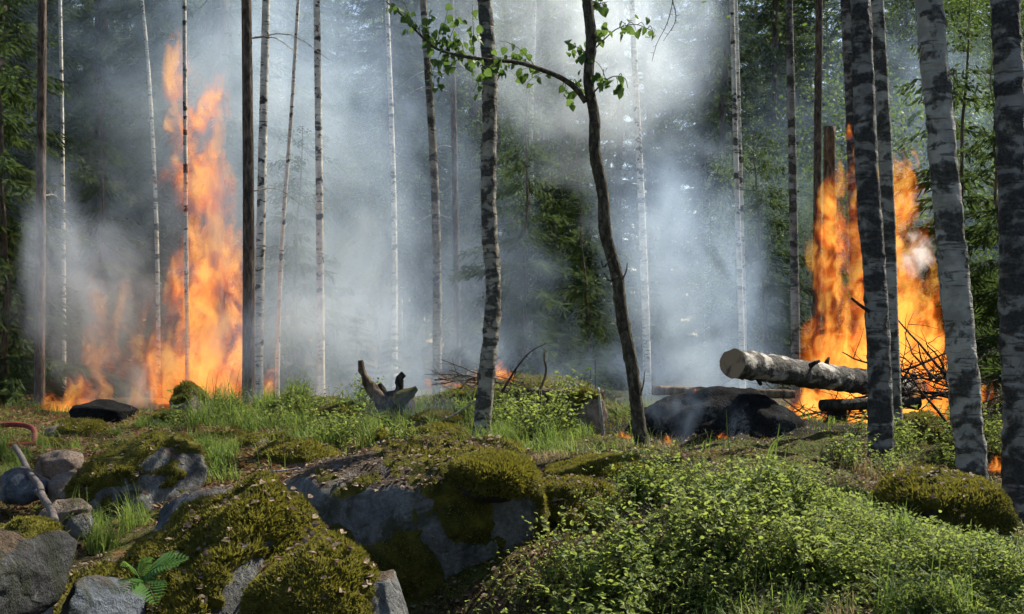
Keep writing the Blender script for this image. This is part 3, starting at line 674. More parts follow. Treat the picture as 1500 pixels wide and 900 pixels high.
def boulder(name, c, half, label, mat='rock', boxy=2.6, moss=0.0, seed=0, sub=5, skew=(0, 0), rough=1.0, rz=0.0, fuzz=6000, cat='boulder', cuts=10, litter=0, mossdir=(0, 0, 1), mosscut=0.25, group=None, flen=0.020):
    r = np.random.default_rng(seed + 100); half = np.array(half, float)
    V, T = ico(sub); V = V.copy(); d = V.copy()
    V = d / (np.sum(np.abs(d) ** boxy, axis=1) ** (1 / boxy))[:, None]
    for k in range(cuts):                                                   # broken flat faces
        n = rdir(1, -0.3, 0.9, r)[0]; o = r.uniform(0.72, 0.95); h = V @ n - o; V = V - np.where(h > 0, h * 0.85, 0)[:, None] * n
    V = V * (1 + rough * (0.16 * fbm(d * 1.6 + seed, 3, seed) + 0.07 * fbm(d * 5 + seed, 4, seed + 3)))[:, None]
    V = V * half; V[:, 0] += skew[0] * V[:, 2]; V[:, 1] += skew[1] * V[:, 2]
    ca, sa = math.cos(rz), math.sin(rz); V = np.c_[V[:, 0]*ca - V[:, 1]*sa, V[:, 0]*sa + V[:, 1]*ca, V[:, 2]]
    V += vnormals(V, T) * ((0.010 + 0.05 * half.min()) * fbm((V + c) * 7, 5, seed + 7))[:, None]
    e = thing(name, c, label, cat, group)
    obj('stone', mesh('stone', V, [T]), M[mat], e)
    Vt = V
    if moss > 0:
        N = vnormals(V, T); W = V + c
        md = np.array(mossdir, float); md /= np.linalg.norm(md)
        f = N @ md + 1.0 * fbm(W * 3.6, 4, seed + 11) + (moss - 0.5) * 2
        f = np.clip((f - mosscut) / 0.35, 0, 1); f = f * f * (3 - 2*f)
        lump = 0.5 + 0.9 * fbm(W * 8, 3, seed + 13) + 0.35 * fbm(W * 40, 2, seed + 15)
        th = min(0.05, 0.16 * half.min() + 0.012)
        V2 = V + N * ((f * th * (0.35 + 0.65 * lump)) - 0.006 * (1 - f))[:, None]
        Vt = V2; keep = f[T].max(1) > 0.02
        used = np.unique(T[keep]); mp = -np.ones(len(V), int); mp[used] = np.arange(len(used))
        m = obj('moss', mesh('moss', V2[used], [mp[T[keep]]]), M['moss'], e)
        tri = T[keep]; fa = f[tri].mean(1); ar = np.linalg.norm(np.cross(V2[tri[:, 1]] - V2[tri[:, 0]], V2[tri[:, 2]] - V2[tri[:, 0]]), axis=1) * fa
        k = r.choice(len(tri), fuzz, p=ar / ar.sum()); b = r.dirichlet((1, 1, 1), fuzz)
        pos = (V2[tri[k]] * b[:, :, None]).sum(1); nn = nrm(N[tri[k, 0]] + rdir(fuzz, rng=r) * 0.75 + [0, 0, 0.3])
        mb = MB(); ln = flen * r.uniform(0.5, 1.4, fuzz) * np.clip(0.95 + 1.3 * fbm((pos + c) * 6, 3, seed + 21), 0.35, 1.9); mb.add(*leaves(pos - nn * 0.004, nn, rdir(fuzz, rng=r), ln, flen * 0.30 * r.uniform(0.7, 1.4, fuzz), simple=True))
        tag(obj('moss_strands', mb.me('moss_strands', False), M['mossfuzz'], m), kind='stuff')
    if litter:
        N = vnormals(V, T); up = np.nonzero(N[:, 2] > 0.55)[0]; k = r.choice(up, litter)
        pos = Vt[k] + N[k] * 0.008 + np.c_[r.normal(0, .006, (litter, 2)), np.full(litter, 0.003)]
        mb = MB(); dd = rdir(litter, -0.25, 0.25, r); mb.add(*leaves(pos, dd, nrm(N[k] + rdir(litter, rng=r) * 0.5), r.uniform(.018, .04, litter), r.uniform(.012, .026, litter), 0.2))
        tag(obj('fallen_leaves', mb.me('fallen_leaves', False), M['litter'], e), kind='stuff')
    return e

boulder('boulder', (-0.52, 5.80, 0.27), (0.66, 0.80, 0.76), 'large block-shaped grey boulder with a flat littered top and sheer shaded face', 'rock', 4.5, 0.42, 1, 6, rough=0.6, fuzz=26000, cuts=4, litter=1700, mossdir=(0.9, -0.25, 0.40), mosscut=0.12, flen=0.02)
boulder('boulder', (-1.32, 5.15, 0.62), (0.36, 0.45, 0.26), 'blue-grey slab rock wedged behind the mossy boulder', 'rockblue', 3.5, 0.20, 2, 5, rough=0.7, fuzz=3000, litter=160, rz=0.3)
boulder('boulder', (-0.99, 3.62, 0.545), (0.40, 0.48, 0.55), 'big peaked boulder thickly covered in olive moss above the fern', 'rock', 1.9, 0.58, 3, 6, skew=(0.30, 0), rough=1.0, fuzz=42000, litter=260, flen=0.017)
boulder('boulder', (-0.56, 3.12, 0.83), (0.17, 0.24, 0.185), 'rounded mossy boulder lobe leaning on the peaked mossy boulder', 'rock', 2.4, 0.85, 4, 5, rough=0.8, fuzz=22000, litter=60, flen=0.015)
boulder('boulder', (-0.385, 3.12, 0.78), (0.105, 0.16, 0.16), 'small bare grey rock under the rounded mossy lobe', 'rock', 2.6, 0, 5, 5, rough=0.9)
boulder('boulder', (-1.20, 3.20, 0.78), (0.085, 0.20, 0.14), 'bare blue-grey rock edge below the fern', 'rockblue', 2.6, 0, 6, 5, rough=0.9, rz=-0.4)
boulder('boulder', (-1.42, 3.02, 0.97), (0.20, 0.28, 0.125), 'dark flat-topped rock overhanging the grey hose', 'rockdark', 3.2, 0.15, 7, 5, rough=0.6, fuzz=2500)
boulder('boulder', (-2.12, 6.25, 0.78), (0.34, 0.40, 0.25), 'mossy brown rock with a bare grey face beside pale grass', 'rock', 2.3, 0.5, 8, 5, skew=(0.35, 0), rough=0.8, fuzz=9000, litter=80)
boulder('moss_cushion', (-0.10, 5.20, 0.95), (0.19, 0.22, 0.095), 'thick dark moss cushion hanging over the corner of the large grey boulder', 'rockdark', 2.2, 1.0, 26, 5, fuzz=15000, cat='moss', cuts=0, flen=0.02)
boulder('stone', (-2.72, 6.1, 0.80), (0.13, 0.14, 0.10), 'grey angular stone at the foot of the pale grass', 'rockblue', 2.8, 0, 9, 4, cat='stone')
boulder('stone', (-2.80, 6.75, 0.84), (0.15, 0.13, 0.09), 'long brown stone below the red hose', 'rockbrown', 2.8, 0, 10, 4, cat='stone')
boulder('stone', (-2.48, 6.2, 0.76), (0.12, 0.12, 0.10), 'squarish reddish stone next to the hose', 'rockbrown', 3.2, 0, 11, 4, cat='stone')
boulder('stone', (-2.20, 5.45, 0.74), (0.12, 0.10, 0.08), 'pale sunlit stone behind the hose bend', 'rockbrown', 2.8, 0, 12, 4, cat='stone')
boulder('stone', (-2.06, 5.25, 0.71), (0.06, 0.07, 0.065), 'little white stone beside the pale sunlit stone', 'rock', 2.8, 0, 13, 4, cat='stone')
boulder('boulder', (-1.55, 4.2, 0.52), (0.30, 0.40, 0.18), 'brown earthy hummock in the gully between the hose and slab rock', 'rockbrown', 2.2, 0.35, 14, 5, fuzz=5000, litter=120, cat='hummock')
boulder('boulder', (-2.93, 10.0, 1.03), (0.17, 0.18, 0.17), 'yellow-grey lichen rock at the edge of the tall grass', 'rockbrown', 2.8, 0.5, 15, 4, fuzz=2500)
boulder('boulder', (-4.1, 11.0, 0.88), (0.36, 0.30, 0.13), 'low charred rock in front of the white smoke puff', 'char', 2.4, 0, 16, 4)
boulder('boulder', (-0.56, 8.35, 0.78), (0.30, 0.30, 0.17), 'dark mossy rock left of the kinked birch', 'rockdark', 2.8, 0.6, 17, 5, fuzz=7000)
boulder('boulder', (-0.90, 7.6, 0.80), (0.20, 0.20, 0.15), 'broken dark grey rock beside the leafy seedling', 'rockblue', 2.8, 0.3, 18, 5, fuzz=3000)
boulder('boulder', (2.05, 5.25, 0.72), (0.29, 0.38, 0.23), 'rounded moss cushion rock at the foot of the leaning birch', 'rockdark', 2.3, 0.95, 19, 5, fuzz=24000, litter=120, flen=0.02)
boulder('boulder', (0.62, 9.0, 1.00), (0.17, 0.2, 0.17), 'brown rock with a moss cap beside the grass hollow', 'rockbrown', 2.6, 0.5, 20, 4, fuzz=4000)
boulder('burnt_mound', (1.70, 9.0, 0.55), (0.86, 0.62, 0.66), 'smouldering black burnt mound behind the blueberry bushes', 'char', 2.1, 0, 21, 6, rough=1.1, cuts=2, cat='burnt mound')
boulder('boulder', (3.34, 9.0, 0.66), (0.30, 0.32, 0.32), 'dark mossy mound in front of the blaze, between the two birches', 'rockdark', 2.2, 0.6, 22, 5, fuzz=6000)
boulder('boulder', (0.57, 6.55, 0.80), (0.40, 0.30, 0.10), 'low moss-covered hummock at the foot of the curved tree', 'rockdark', 2.1, 0.95, 23, 5, fuzz=16000, cat='hummock')
boulder('boulder', (0.30, 5.75, 0.62), (0.24, 0.36, 0.24), 'shaded mossy rock filling the gap right of the large grey boulder', 'rockdark', 2.2, 0.8, 24, 5, fuzz=9000, litter=100)
boulder('boulder', (0.15, 10.35, 1.02), (0.80, 0.45, 0.20), 'mossy rise carrying the brush pile and rotting log', 'rockdark', 2.1, 0.8, 25, 5, fuzz=14000, cat='hummock', flen=0.03)

for k, (px, Y, r_, m_) in enumerate([(110, 9.3, .26, .45), (185, 8.2, .22, .6), (330, 8.4, .30, .55), (395, 7.6, .24, .4), (450, 8.6, .26, .65), (250, 9.6, .22, .5), (500, 9.3, .24, .7), (60, 8.6, .20, .5), (430, 7.0, .26, .5), (640, 9.1, .22, .6)]):
    g = G(px, Y); boulder('mossy_hummock', (g[0], g[1], g[2] - .02), (r_, r_ * .9, r_ * .42), 'low brown and moss-topped hummock in the rough clearing', 'rockbrown', 2.1, m_, 40 + k, 4, fuzz=3500, litter=70, cat='hummock', cuts=3, group='hummocks in the clearing', flen=.022)
# ------------------------------------------------------------------ logs, stump, brush, hoses
def log(name, p0, p1, r0, r1, mat, label, cut=True, n=60, seg=28, rough=0.006, seed=0, sag=0.0, cat='log'):
    p0, p1 = np.array(p0, float), np.array(p1, float); e = thing(name, p0, label, cat)
    t = np.linspace(0, 1, n)[:, None]; path = p0 + (p1 - p0) * t + np.array([0, 0, -sag]) * np.sin(np.pi * t)
    V, Q, T = tube(path, np.linspace(r0, r1, n), seg, False)
    dirn = nrm(V - np.repeat(path, seg, 0)); V = V + dirn * (rough * (fbm(V * 9, 4, seed) + np.maximum(0, fbm(V * 26, 3, seed + 2))))[:, None]
    mb = MB(); mb.add(V - p0, Q); obj('bark', mb.me('bark'), mat, e)
    ax = nrm(p1 - p0)
    for q, sgn, r in ((p0, 1, r0), (p1, -1, r1)):
        ring = (V[:seg] if sgn == 1 else V[-seg:]) - q
        k = 6; W = [ring * (1 - j / k) + ax * sgn * (0.003 + 0.0015 * j / k) for j in range(k)]; W = np.concatenate(W + [[ax * sgn * 0.005]])
        i = np.arange(seg); j2 = (i + 1) % seg; Qs = np.concatenate([np.stack([a*seg + i, a*seg + j2, (a+1)*seg + j2, (a+1)*seg + i], 1) for a in range(k - 1)])
        Ts = np.stack([(k-1)*seg + i, (k-1)*seg + j2, np.full(seg, k*seg)], 1)
        c = obj('sawn_end', mesh('sawn_end', W, [Qs, Ts]), M['cut'] if cut else mat, e, q - p0)
    return e
lp0, lp1 = P(1072, 532, 8.35), P(1345, 572, 11.2)
log('felled_log', lp0, lp1, 0.108, 0.112, birch_mat('scorched_birch_bark', (0.34, 0.32, 0.29), 0.97, 0.8, 4.5, lo=0.36, hi=0.52), 'felled birch log with a sawn pale end jutting over the burnt mound', seed=71, rough=0.020, n=120, seg=40)
fl = bpy.data.objects['felled_log']
for t_, a_, l_ in ((0.10, -1.3, .05), (0.30, 0.6, .09), (0.42, 1.4, .07), (0.22, 2.4, .06)):          # branch stubs on the trunk
    ax = nrm(lp1 - lp0); u = nrm(np.cross(ax, [0, 0, 1.])); v = np.cross(u, ax); d = math.cos(a_) * u + math.sin(a_) * v
    q = (lp1 - lp0) * t_ + d * .10; mb = MB(); mb.add(*tube(np.array([q, q + d * l_ * .6 + ax * .01, q + (d + ax * .4) * l_]), np.array([.024, .017, .012]), 9)); obj('branch_stub', mb.me('branch_stub'), M['charwood'], fl)
log('pale_log', P(955, 572, 10.6), P(1165, 578, 10.3), 0.045, 0.04, M['palewood'], 'long barkless pale log lying behind the burnt mound', seed=72, cut=True)
log('fire_log', P(1203, 594, 9.6), P(1345, 590, 9.9), 0.05, 0.055, M['charwood'], 'charred black log lying in the blaze below the felled birch', False, seed=73)
log('rotting_log', P(735, 578, 9.75), P(885, 580, 9.6), 0.07, 0.05, M['rotwood'], 'rotting mossy log on the rise behind the grass hollow', False, seed=74, rough=0.02)
log('tree_stump', P(1225, 700, 10.0) + [0, 0, 0], P(1225, 590, 10.0), 0.10, 0.085, M['charwood'], 'charred low stump holding up the black log', False, seed=75, rough=0.02, cat='stump')

def bendy(mb, base, p0, d, L, r, bend=0.3, n=8, rr=random):
    d = nrm(np.array(d, float)); q = [np.array(p0, float)]
    for k in range(n - 1):
        d = nrm(d + np.array([rr.gauss(0, bend), rr.gauss(0, bend), rr.gauss(0, bend)]) * 0.35); q.append(q[-1] + d * L / (n - 1))
    q = np.array(q); mb.add(*tube(q - base, np.linspace(r, r * 0.35, n), 5)); return q

def brush(name, c, spread, n, label, mats, r=0.008, L=(0.4, 1.0), up=0.35, cat='brush pile', seed=0):
    rr = random.Random(seed); e = thing(name, c, label, cat); c = np.array(c)
    for k in range(n):
        p0 = c + [rr.uniform(-1, 1) * spread[0], rr.uniform(-1, 1) * spread[1], rr.uniform(-0.02, 1) * spread[2]]
        a = rr.uniform(0, 6.28); mb = MB(); l = rr.uniform(*L)
        q = bendy(mb, c, p0 - 0.3 * l * np.array([math.cos(a), math.sin(a), 0]), (math.cos(a), math.sin(a), rr.uniform(-0.1, 1) * up), l, r * rr.uniform(0.5, 1.4), rr=rr)
        for j in range(rr.randint(1, 4)):
            s = q[rr.randint(2, 6)]; bendy(mb, c, s, (rr.gauss(0, 1), rr.gauss(0, 1), rr.uniform(0, 1)), l * 0.35, r * 0.4, n=5, rr=rr)
        obj('stick', mb.me('stick'), rr.choice(mats), e)
    return e
brush('brush_pile', P(715, 572, 9.6), (0.36, 0.3, 0.12), 32, 'heap of dry twigs smouldering behind the kinked birch', [M['twig'], M['twig'], M['greytwig'], M['rotwood']], 0.007, (0.25, 0.65), 0.45, seed=3)
brush('brush_pile', P(1350, 592, 10.2), (0.42, 0.3, 0.28), 50, 'burning heap of dark branches beside the leaning birch', [M['charwood'], M['twig']], 0.011, (0.4, 1.0), 0.7, seed=4)
brush('brush_pile', P(1215, 628, 10.3), (0.42, 0.3, 0.12), 34, 'burning twigs under the felled birch log', [M['charwood'], M['twig']], 0.008, (0.3, 0.8), 0.5, seed=5)
brush('brush_pile', P(1452, 640, 9.4), (0.25, 0.3, 0.25), 26, 'dark scorched branches between the two right-hand birches', [M['charwood'], M['twig']], 0.008, (0.3, 0.9), 0.6, seed=8)
# twigs that stand out of the first pile
def stick(name, pix, Y, r0, r1, mat, label, cat='stick', n=16, dY=0.0):
    q = smooth_path([P(a, b, Y + dY * k) for k, (a, b) in enumerate(pix)], n); e = thing(name, q[0], label, cat)
    mb = MB(); mb.add(*tube(q - q[0], np.linspace(r0, r1, n), 7)); obj('shaft', mb.me('shaft'), mat, e); return e
stick('dead_branch', [(735, 575), (760, 535), (778, 515), (800, 503)], 9.3, .012, .004, M['twig'], 'thin dark branch sticking up from the twig heap', 'branch')
stick('dead_branch', [(790, 575), (800, 540), (797, 522), (799, 511)], 9.2, .012, .007, M['rotwood'], 'upright crooked brown branch on the mossy rise', 'branch')
stick('dead_branch', [(700, 585), (660, 610), (640, 618)], 8.9, .010, .005, M['greytwig'], 'pale bare branch lying down the slope left of the birch', 'branch')
stick('dead_branch', [(884, 640), (880, 600), (876, 568)], 8.7, .016, .011, M['greytwig'], 'short pale upright pole behind the curved tree', 'pole')
stick('dead_branch', [(662, 672), (672, 662), (677, 650)], 6.9, .007, .005, M['greytwig'], 'small pale stick propped on the boulder ledge', 'stick')
stick('dead_branch', [(678, 676), (677, 662), (677, 650)], 6.9, .006, .004, M['twig'], 'dark short twig propping up the small pale stick', 'stick')
stick('dead_branch', [(380, 693), (410, 690), (440, 686)], 5.9, .006, .004, M['greytwig'], 'pale twig lying on top of the slab rock', 'stick')
stick('dead_branch', [(1400, 640), (1372, 600), (1350, 575), (1330, 545)], 8.6, .014, .005, M['charwood'], 'charred branch slanting up in front of the blaze', 'branch')
stick('dead_branch', [(1320, 560), (1332, 540), (1337, 528)], 9.0, .012, .005, M['charwood'], 'short charred branch by the soot-blackened trunk', 'branch')
stick('dead_branch', [(1274, 457), (1258, 446), (1247, 437)], 7.82, .014, .008, M['charwood'], 'snapped branch stub on the soot-blackened birch', 'branch')

# charred root stump with prongs
sp = G(572, 9.4); e = thing('root_stump', sp, 'charred upturned stump with a tall curved prong, wrapped in smoke', 'stump')
def part(name, pix, Y, radii, mat, seg=16, n=40, rough=0.02, seed=0):
    q = smooth_path([P(a, b, Y) for a, b in pix], n); rr = np.interp(np.linspace(0, 1, n), np.linspace(0, 1, len(radii)), radii)
    V, Q, T = tube(q, rr, seg); V[:n*seg] += nrm(V[:n*seg] - np.repeat(q, seg, 0)) * (rough * fbm(V[:n*seg] * 14, 4, seed))[:, None]
    mb = MB(); mb.add(V - sp, Q, T); return obj(name, mb.me(name), mat, e)
part('root_body', [(580, 640), (580, 605), (580, 585), (578, 572)], 9.4, [.18, .16, .17, .10], M['charwood'], 24, 40, .04, 1)
part('prong', [(570, 596), (550, 577), (537, 558), (530, 540), (528, 528)], 9.35, [.07, .055, .05, .035, .022], M['rotwood'], seed=2)
part('prong', [(580, 585), (586, 565), (585, 555), (592, 548)], 9.35, [.05, .03, .035, .02], M['charwood'], seed=3)
part('prong', [(580, 592), (596, 578), (610, 568)], 9.3, [.08, .06, .025], M['moss'], seed=4)
part('prong', [(575, 592), (562, 575), (556, 562)], 9.45, [.05, .035, .015], M['charwood'], seed=5)

# hoses
def hose(name, pts, r, mat, label, n=60, seg=14):
    pts = np.array(pts); q = smooth_path(pts, n); q[:, 2] = np.maximum(q[:, 2], gz(q[:, 0], q[:, 1]) + r * 0.8); e = thing(name, q[0], label, 'hose'); mb = MB(); mb.add(*tube(q - q[0], r, seg)); obj('jacket', mb.me('jacket'), mat, e)
hose('fire_hose', [P(-60, 640, 8.3), P(-15, 626, 8.3), P(15, 622, 8.3), P(42, 625, 8.25), P(51, 638, 8.1), P(46, 650, 8.0), P(20, 653, 7.95), P(-20, 653, 7.95), P(-70, 655, 7.95)], 0.020, M['hose_red'], 'red hose looped above the ground near the low flames')
hose('fire_hose', [P(22, 655, 6.9), P(33, 672, 6.5), P(42, 692, 6.1), P(58, 712, 5.7), P(62, 727, 5.4), P(72, 742, 5.1), P(80, 765, 4.6), P(78, 800, 4.1), P(68, 850, 3.75), P(70, 905, 3.45), P(72, 960, 3.2)], 0.0175, M['hose_grey'], 'dusty grey hose winding down between the rocks')

# ------------------------------------------------------------------ vegetation
def grass_tuft(n, h, seed, spread=0.07):
    r = np.random.default_rng(seed); a = r.uniform(0, 6.28, n); rad = spread * 1.2 * np.sqrt(r.uniform(0, 1, n)); b = r.uniform(0, 6.28, n); pos = np.c_[rad * np.cos(b), rad * np.sin(b), np.full(n, -0.02)]
    lean = np.c_[np.cos(a), np.sin(a)] * r.uniform(0.15, 0.9, n)[:, None]; mb = MB()
    mb.add(*blades(pos, h * r.uniform(0.5, 1.15, n), np.c_[lean, 0*a], r.uniform(.004, .008, n), 0.8)); return mb.me('blades', False)
TUFT = [grass_tuft(70, 0.30, 1), grass_tuft(110, 0.24, 2, 0.10), grass_tuft(50, 0.42, 3), grass_tuft(90, 0.20, 4, 0.12)]
for t in TUFT: t.materials.append(M['grass'])
DRY = [grass_tuft(40, 0.22, 5), grass_tuft(50, 0.16, 6, 0.1)]
for t in DRY: t.materials.append(M['dry'])
def tuft(px, Y, v, lab, grp, sc=1.0, src=TUFT, dz=0.0):
    g = G(px, Y); o = obj('grass_tuft', src[v % len(src)]); o.location = g + [0, 0, dz]; o.rotation_euler = (0, 0, random.uniform(0, 6.28)); o.scale = (sc,) * 3
    return tag(o, lab, 'grass', grp)
rr = random.Random(5)
for k in range(34): tuft(rr.uniform(295, 440), rr.uniform(9.0, 10.6), k, 'lush green grass tuft in front of the tall fire', 'grass tufts before the tall fire', rr.uniform(0.8, 1.3))
for k in range(42): tuft(rr.uniform(650, 860), rr.uniform(7.6, 9.4), k, 'sunlit grass tuft in the green hollow by the kinked birch', 'grass tufts in the hollow', rr.uniform(0.6, 1.05))
for k in range(16): tuft(rr.uniform(100, 205), rr.uniform(5.0, 5.7), k, 'bright grass tuft in front of the mossy brown rock', 'grass tufts by the brown rock', rr.uniform(0.5, 0.8))
for k in range(20): tuft(rr.uniform(225, 340), rr.uniform(6.4, 7.6), k, 'pale arching grass tuft behind the mossy brown rock', 'grass tufts behind the brown rock', rr.uniform(0.6, 0.95))
for k in range(9): tuft(rr.uniform(-5, 26), rr.uniform(6.7, 7.4), k, 'yellow-green grass tuft beside the red hose', 'grass tufts by the red hose', rr.uniform(0.6, 0.9))
for k in range(16): tuft(rr.uniform(440, 560), rr.uniform(7.4, 9.0), k, 'smoky green grass tuft near the charred stump', 'grass tufts near the stump', rr.uniform(0.6, 1.0))
for k in range(7): tuft(rr.uniform(25, 50), rr.uniform(2.85, 3.1), k, 'shaded grass tuft at the foot of the dark flat-topped rock', 'grass tufts under the dark rock', 0.5)
for px, Y, s in ((1075, 4.5, .75), (1040, 4.25, .6), (1225, 3.9, .6), (1180, 4.4, .55)): tuft(px, Y, 0, 'dry straw-coloured grass tuft among the blueberry bushes', 'dry grass among the bushes', s * 1.4, DRY)
for px, Y, s in ((820, 7.0, .8), (800, 6.9, .6), (860, 6.9, .7)): tuft(px, Y, 1, 'dry straw tuft on the sunlit ledge behind the boulder', 'dry grass on the ledge', s, DRY)
def tall_blade(pix, Y, label):
    q = smooth_path([P(a, b, Y) for a, b in pix], 18); t = np.linspace(0, 1, 18); wd = 0.0042 * (1 - t ** 2) + .0006; o = q[0]
    V = np.concatenate([q - o + np.c_[wd, 0*t, 0*t], q - o - np.c_[wd, 0*t, -wd * .6]]); i = np.arange(17)
    tag(obj('tall_grass', mesh('grass_blade', V, [np.stack([i, i + 1, 19 + i, 18 + i], 1)]), M['grass'], None, o), label, 'grass', 'tall blades above the bushes')
for pix in ([(1130, 720), (1128, 670), (1140, 645), (1165, 640), (1185, 665)], [(1120, 725), (1122, 680), (1132, 650), (1150, 638), (1158, 652)], [(1075, 725), (1072, 680), (1066, 640), (1064, 600)], [(1137, 725), (1136, 670), (1142, 620)]):
    tall_blade(pix, 5.2, 'tall arching grass blade rising above the blueberry bushes')
for pix in ([(446, 610), (440, 580), (438, 560)], [(452, 612), (450, 585), (443, 566)], [(455, 660), (458, 620), (452, 590)]):
    tall_blade(pix, 9.0, 'tall thin grass stalk standing in smoke beside the tall grass')

# blueberry shrubs: variants of many arching stems with small oval leaves
def shrub(seed, h=0.26, ns=22, per=15, size=0.027):
    r = np.random.default_rng(seed); st = MB(); pos, d, nn = [], [], []
    for k in range(ns):
        a = r.uniform(0, 6.28); ln = h * r.uniform(0.5, 1.15); out = r.uniform(0.15, 0.75)
        p0 = np.r_[r.normal(0, 0.05, 2), -0.03]; q = smooth_path([p0, p0 + [math.cos(a)*ln*out*.4, math.sin(a)*ln*out*.4, ln*.6], p0 + [math.cos(a)*ln*out, math.sin(a)*ln*out, ln]], 10)
        st.add(*tube(q, np.linspace(.0022, .0009, 10), 3, False)[:2])
        t = r.integers(2, 10, per); pos.append(q[t] + r.normal(0, .006, (per, 3))); b = r.uniform(0, 6.28, per)
        d.append(np.c_[np.cos(b), np.sin(b), r.uniform(-0.2, 0.9, per)]); nn.append(nrm(np.array([0, 0, 1.]) + rdir(per, rng=r) * 0.8))
    pos = np.concatenate(pos); m = len(pos); lf = MB(); lf.add(*leaves(pos, np.concatenate(d), np.concatenate(nn), size * r.uniform(.7, 1.3, m), size * .6 * r.uniform(.8, 1.2, m), 0.12))
    a, b = st.me('stems'), lf.me('foliage', False); a.materials.append(M['twig']); b.materials.append(M['blueberry']); return a, b
SHRUB = [shrub(1, size=.030), shrub(2, 0.22, 24, 14, .020), shrub(3, 0.34, 16, 15, .034), shrub(4, 0.18, 22, 13, .024), shrub(5, 0.28, 24, 15, .028)]
def place_shrub(x, y, v, lab, grp, sc, dz=0.0):
    e = thing('blueberry_bush', on(x, y, dz), lab, 'bush', grp, random.uniform(0, 6.28), sc); a, b = SHRUB[v % 5]
    obj('stems', a, None, e); obj('foliage', b, None, e)
n = 0
while n < 150:
    Y = rr.uniform(3.5, 5.75); px = rr.uniform(712, 1500); x = (px - 750) / F * Y
    left = 0.12 - max(0, 4.9 - Y) * 0.16
    if x < left or (px > 1270 and Y > 4.6) or (px < 880 and Y > 5.2): continue
    if abs(x - 2.0) < .45 and 4.25 < Y < 5.4: continue
    d = fbm(np.array([[x * 1.8, Y * 1.8, 0]]), 2, 77)[0]
    if d < -0.02: continue
    if px > 1180: place_shrub(x, Y, n, 'low blueberry bush on the slope in front of the moss cushion rock', 'blueberry bushes before the moss rock', rr.uniform(.45, .75))
    elif Y > 4.9: place_shrub(x, Y, n, 'sunlit blueberry bush along the crest before the burnt mound', 'blueberry bushes on the crest', rr.uniform(.55, .85))
    else: place_shrub(x, Y, n, 'leafy blueberry bush on the bank right of the large grey boulder', 'blueberry bushes on the bank', rr.uniform(.6, 1.05))
    n += 1
for k in range(16):
    place_shrub((rr.uniform(735, 850) - 750) / F * 8.9, rr.uniform(8.3, 9.4), k, 'bright bushy blueberry plant in the sunlit hollow', 'blueberry plants in the hollow', rr.uniform(.9, 1.4))

for k in range(26):
    Y = rr.uniform(7.0, 9.2); place_shrub((rr.uniform(1235, 1510) - 750) / F * Y, Y, k, 'shaded dark bush on the low ground around the right-hand birch trunks', 'bushes around the right-hand birches', rr.uniform(.7, 1.2))
for k in range(14): tuft(rr.uniform(1215, 1340), rr.uniform(7.2, 7.8), k, 'withered brown grass round the foot of the soot-blackened birch', 'withered grass at the birch foot', rr.uniform(.8, 1.3), DRY)
for k in range(8): tuft(rr.uniform(895, 985), rr.uniform(7.2, 7.7), k, 'withered straw round the foot of the curved tree', 'withered grass at the curved tree', rr.uniform(.6, .9), DRY)
for k in range(8): tuft(rr.uniform(670, 745), rr.uniform(7.5, 7.9), k, 'fresh grass hiding the foot of the kinked birch', 'grass at the foot of the kinked birch', rr.uniform(.5, .8))
for k in range(26):
    Y = rr.uniform(3.6, 4.9); place_shrub((rr.uniform(748, 900) - 750) / F * Y, Y, k, 'leafy blueberry bush on the bank right of the large grey boulder', 'blueberry bushes on the bank', rr.uniform(.6, 1.0))
for k in range(34):
    Y = rr.uniform(3.5, 5.3); tuft(rr.uniform(820, 1480), Y, k, 'fine green grass growing between the blueberry bushes', 'grass between the bushes', rr.uniform(.45, .8))
for k in range(24):
    Y = rr.uniform(7.9, 10.0); tuft(rr.uniform(420, 700), Y, k, 'green grass tuft on the mossy bank around the charred stump', 'grass tufts on the mossy bank', rr.uniform(.5, 1.0))
for k in range(14):
    Y = rr.uniform(7.0, 10.5); tuft(rr.uniform(60, 420), Y, k, 'small grass tuft scattered over the brown clearing', 'grass tufts on the clearing', rr.uniform(.35, .8))
for k in range(22):
    Y = rr.uniform(9.3, 10.6); place_shrub((rr.uniform(250, 560) - 750) / F * Y, Y, k, 'leafy low plant on the bank in front of the tall fire', 'low plants before the tall fire', rr.uniform(.6, 1.1))
for k in range(16):
    Y = rr.uniform(7.4, 8.6); place_shrub((rr.uniform(430, 640) - 750) / F * Y, Y, k, 'leafy low plant between the dark rocks and the charred stump', 'low plants by the stump', rr.uniform(.5, .9))
# leafy seedling and tiny spruces
def seedling(px, Y, h, lab, seed, n=14, size=0.06):
    r = np.random.default_rng(seed); g = G(px, Y); e = thing('seedling', g, lab, 'seedling'); st = MB()
    q = smooth_path([[0, 0, -.03], [r.normal(0, .03), 0, h*.5], [r.normal(0, .06), r.normal(0, .04), h]], 12); st.add(*tube(q, np.linspace(.005, .002, 12), 5))
    obj('stem', st.me('stem'), M['twig'], e); me = None
    for k in range(n):
        p0 = q[r.integers(4, 12)]; a = r.uniform(0, 6.28); d = np.array([[math.cos(a), math.sin(a), r.uniform(-.2, .5)]]); mb = MB()
        mb.add(*leaves(p0[None] + d * .01, d, nrm(np.array([[0, 0, 1.]]) + rdir(1, rng=r) * .4), size * r.uniform(.7, 1.3), size * .55)); obj('leaf', mb.me('leaf', False), M['nearleaf'], e)
seedling(508, 8.0, 0.34, 'broad-leaved seedling left of the broken dark rock', 1, 16, .075)
seedling(535, 8.1, 0.24, 'short leafy seedling touching the broken dark rock', 2, 12, .06)
seedling(565, 7.9, 0.22, 'small leafy sprout in front of the charred stump', 3, 10, .06)
seedling(868, 9.2, 0.45, 'slender leafy sapling on the mossy rise', 4, 22, .05)
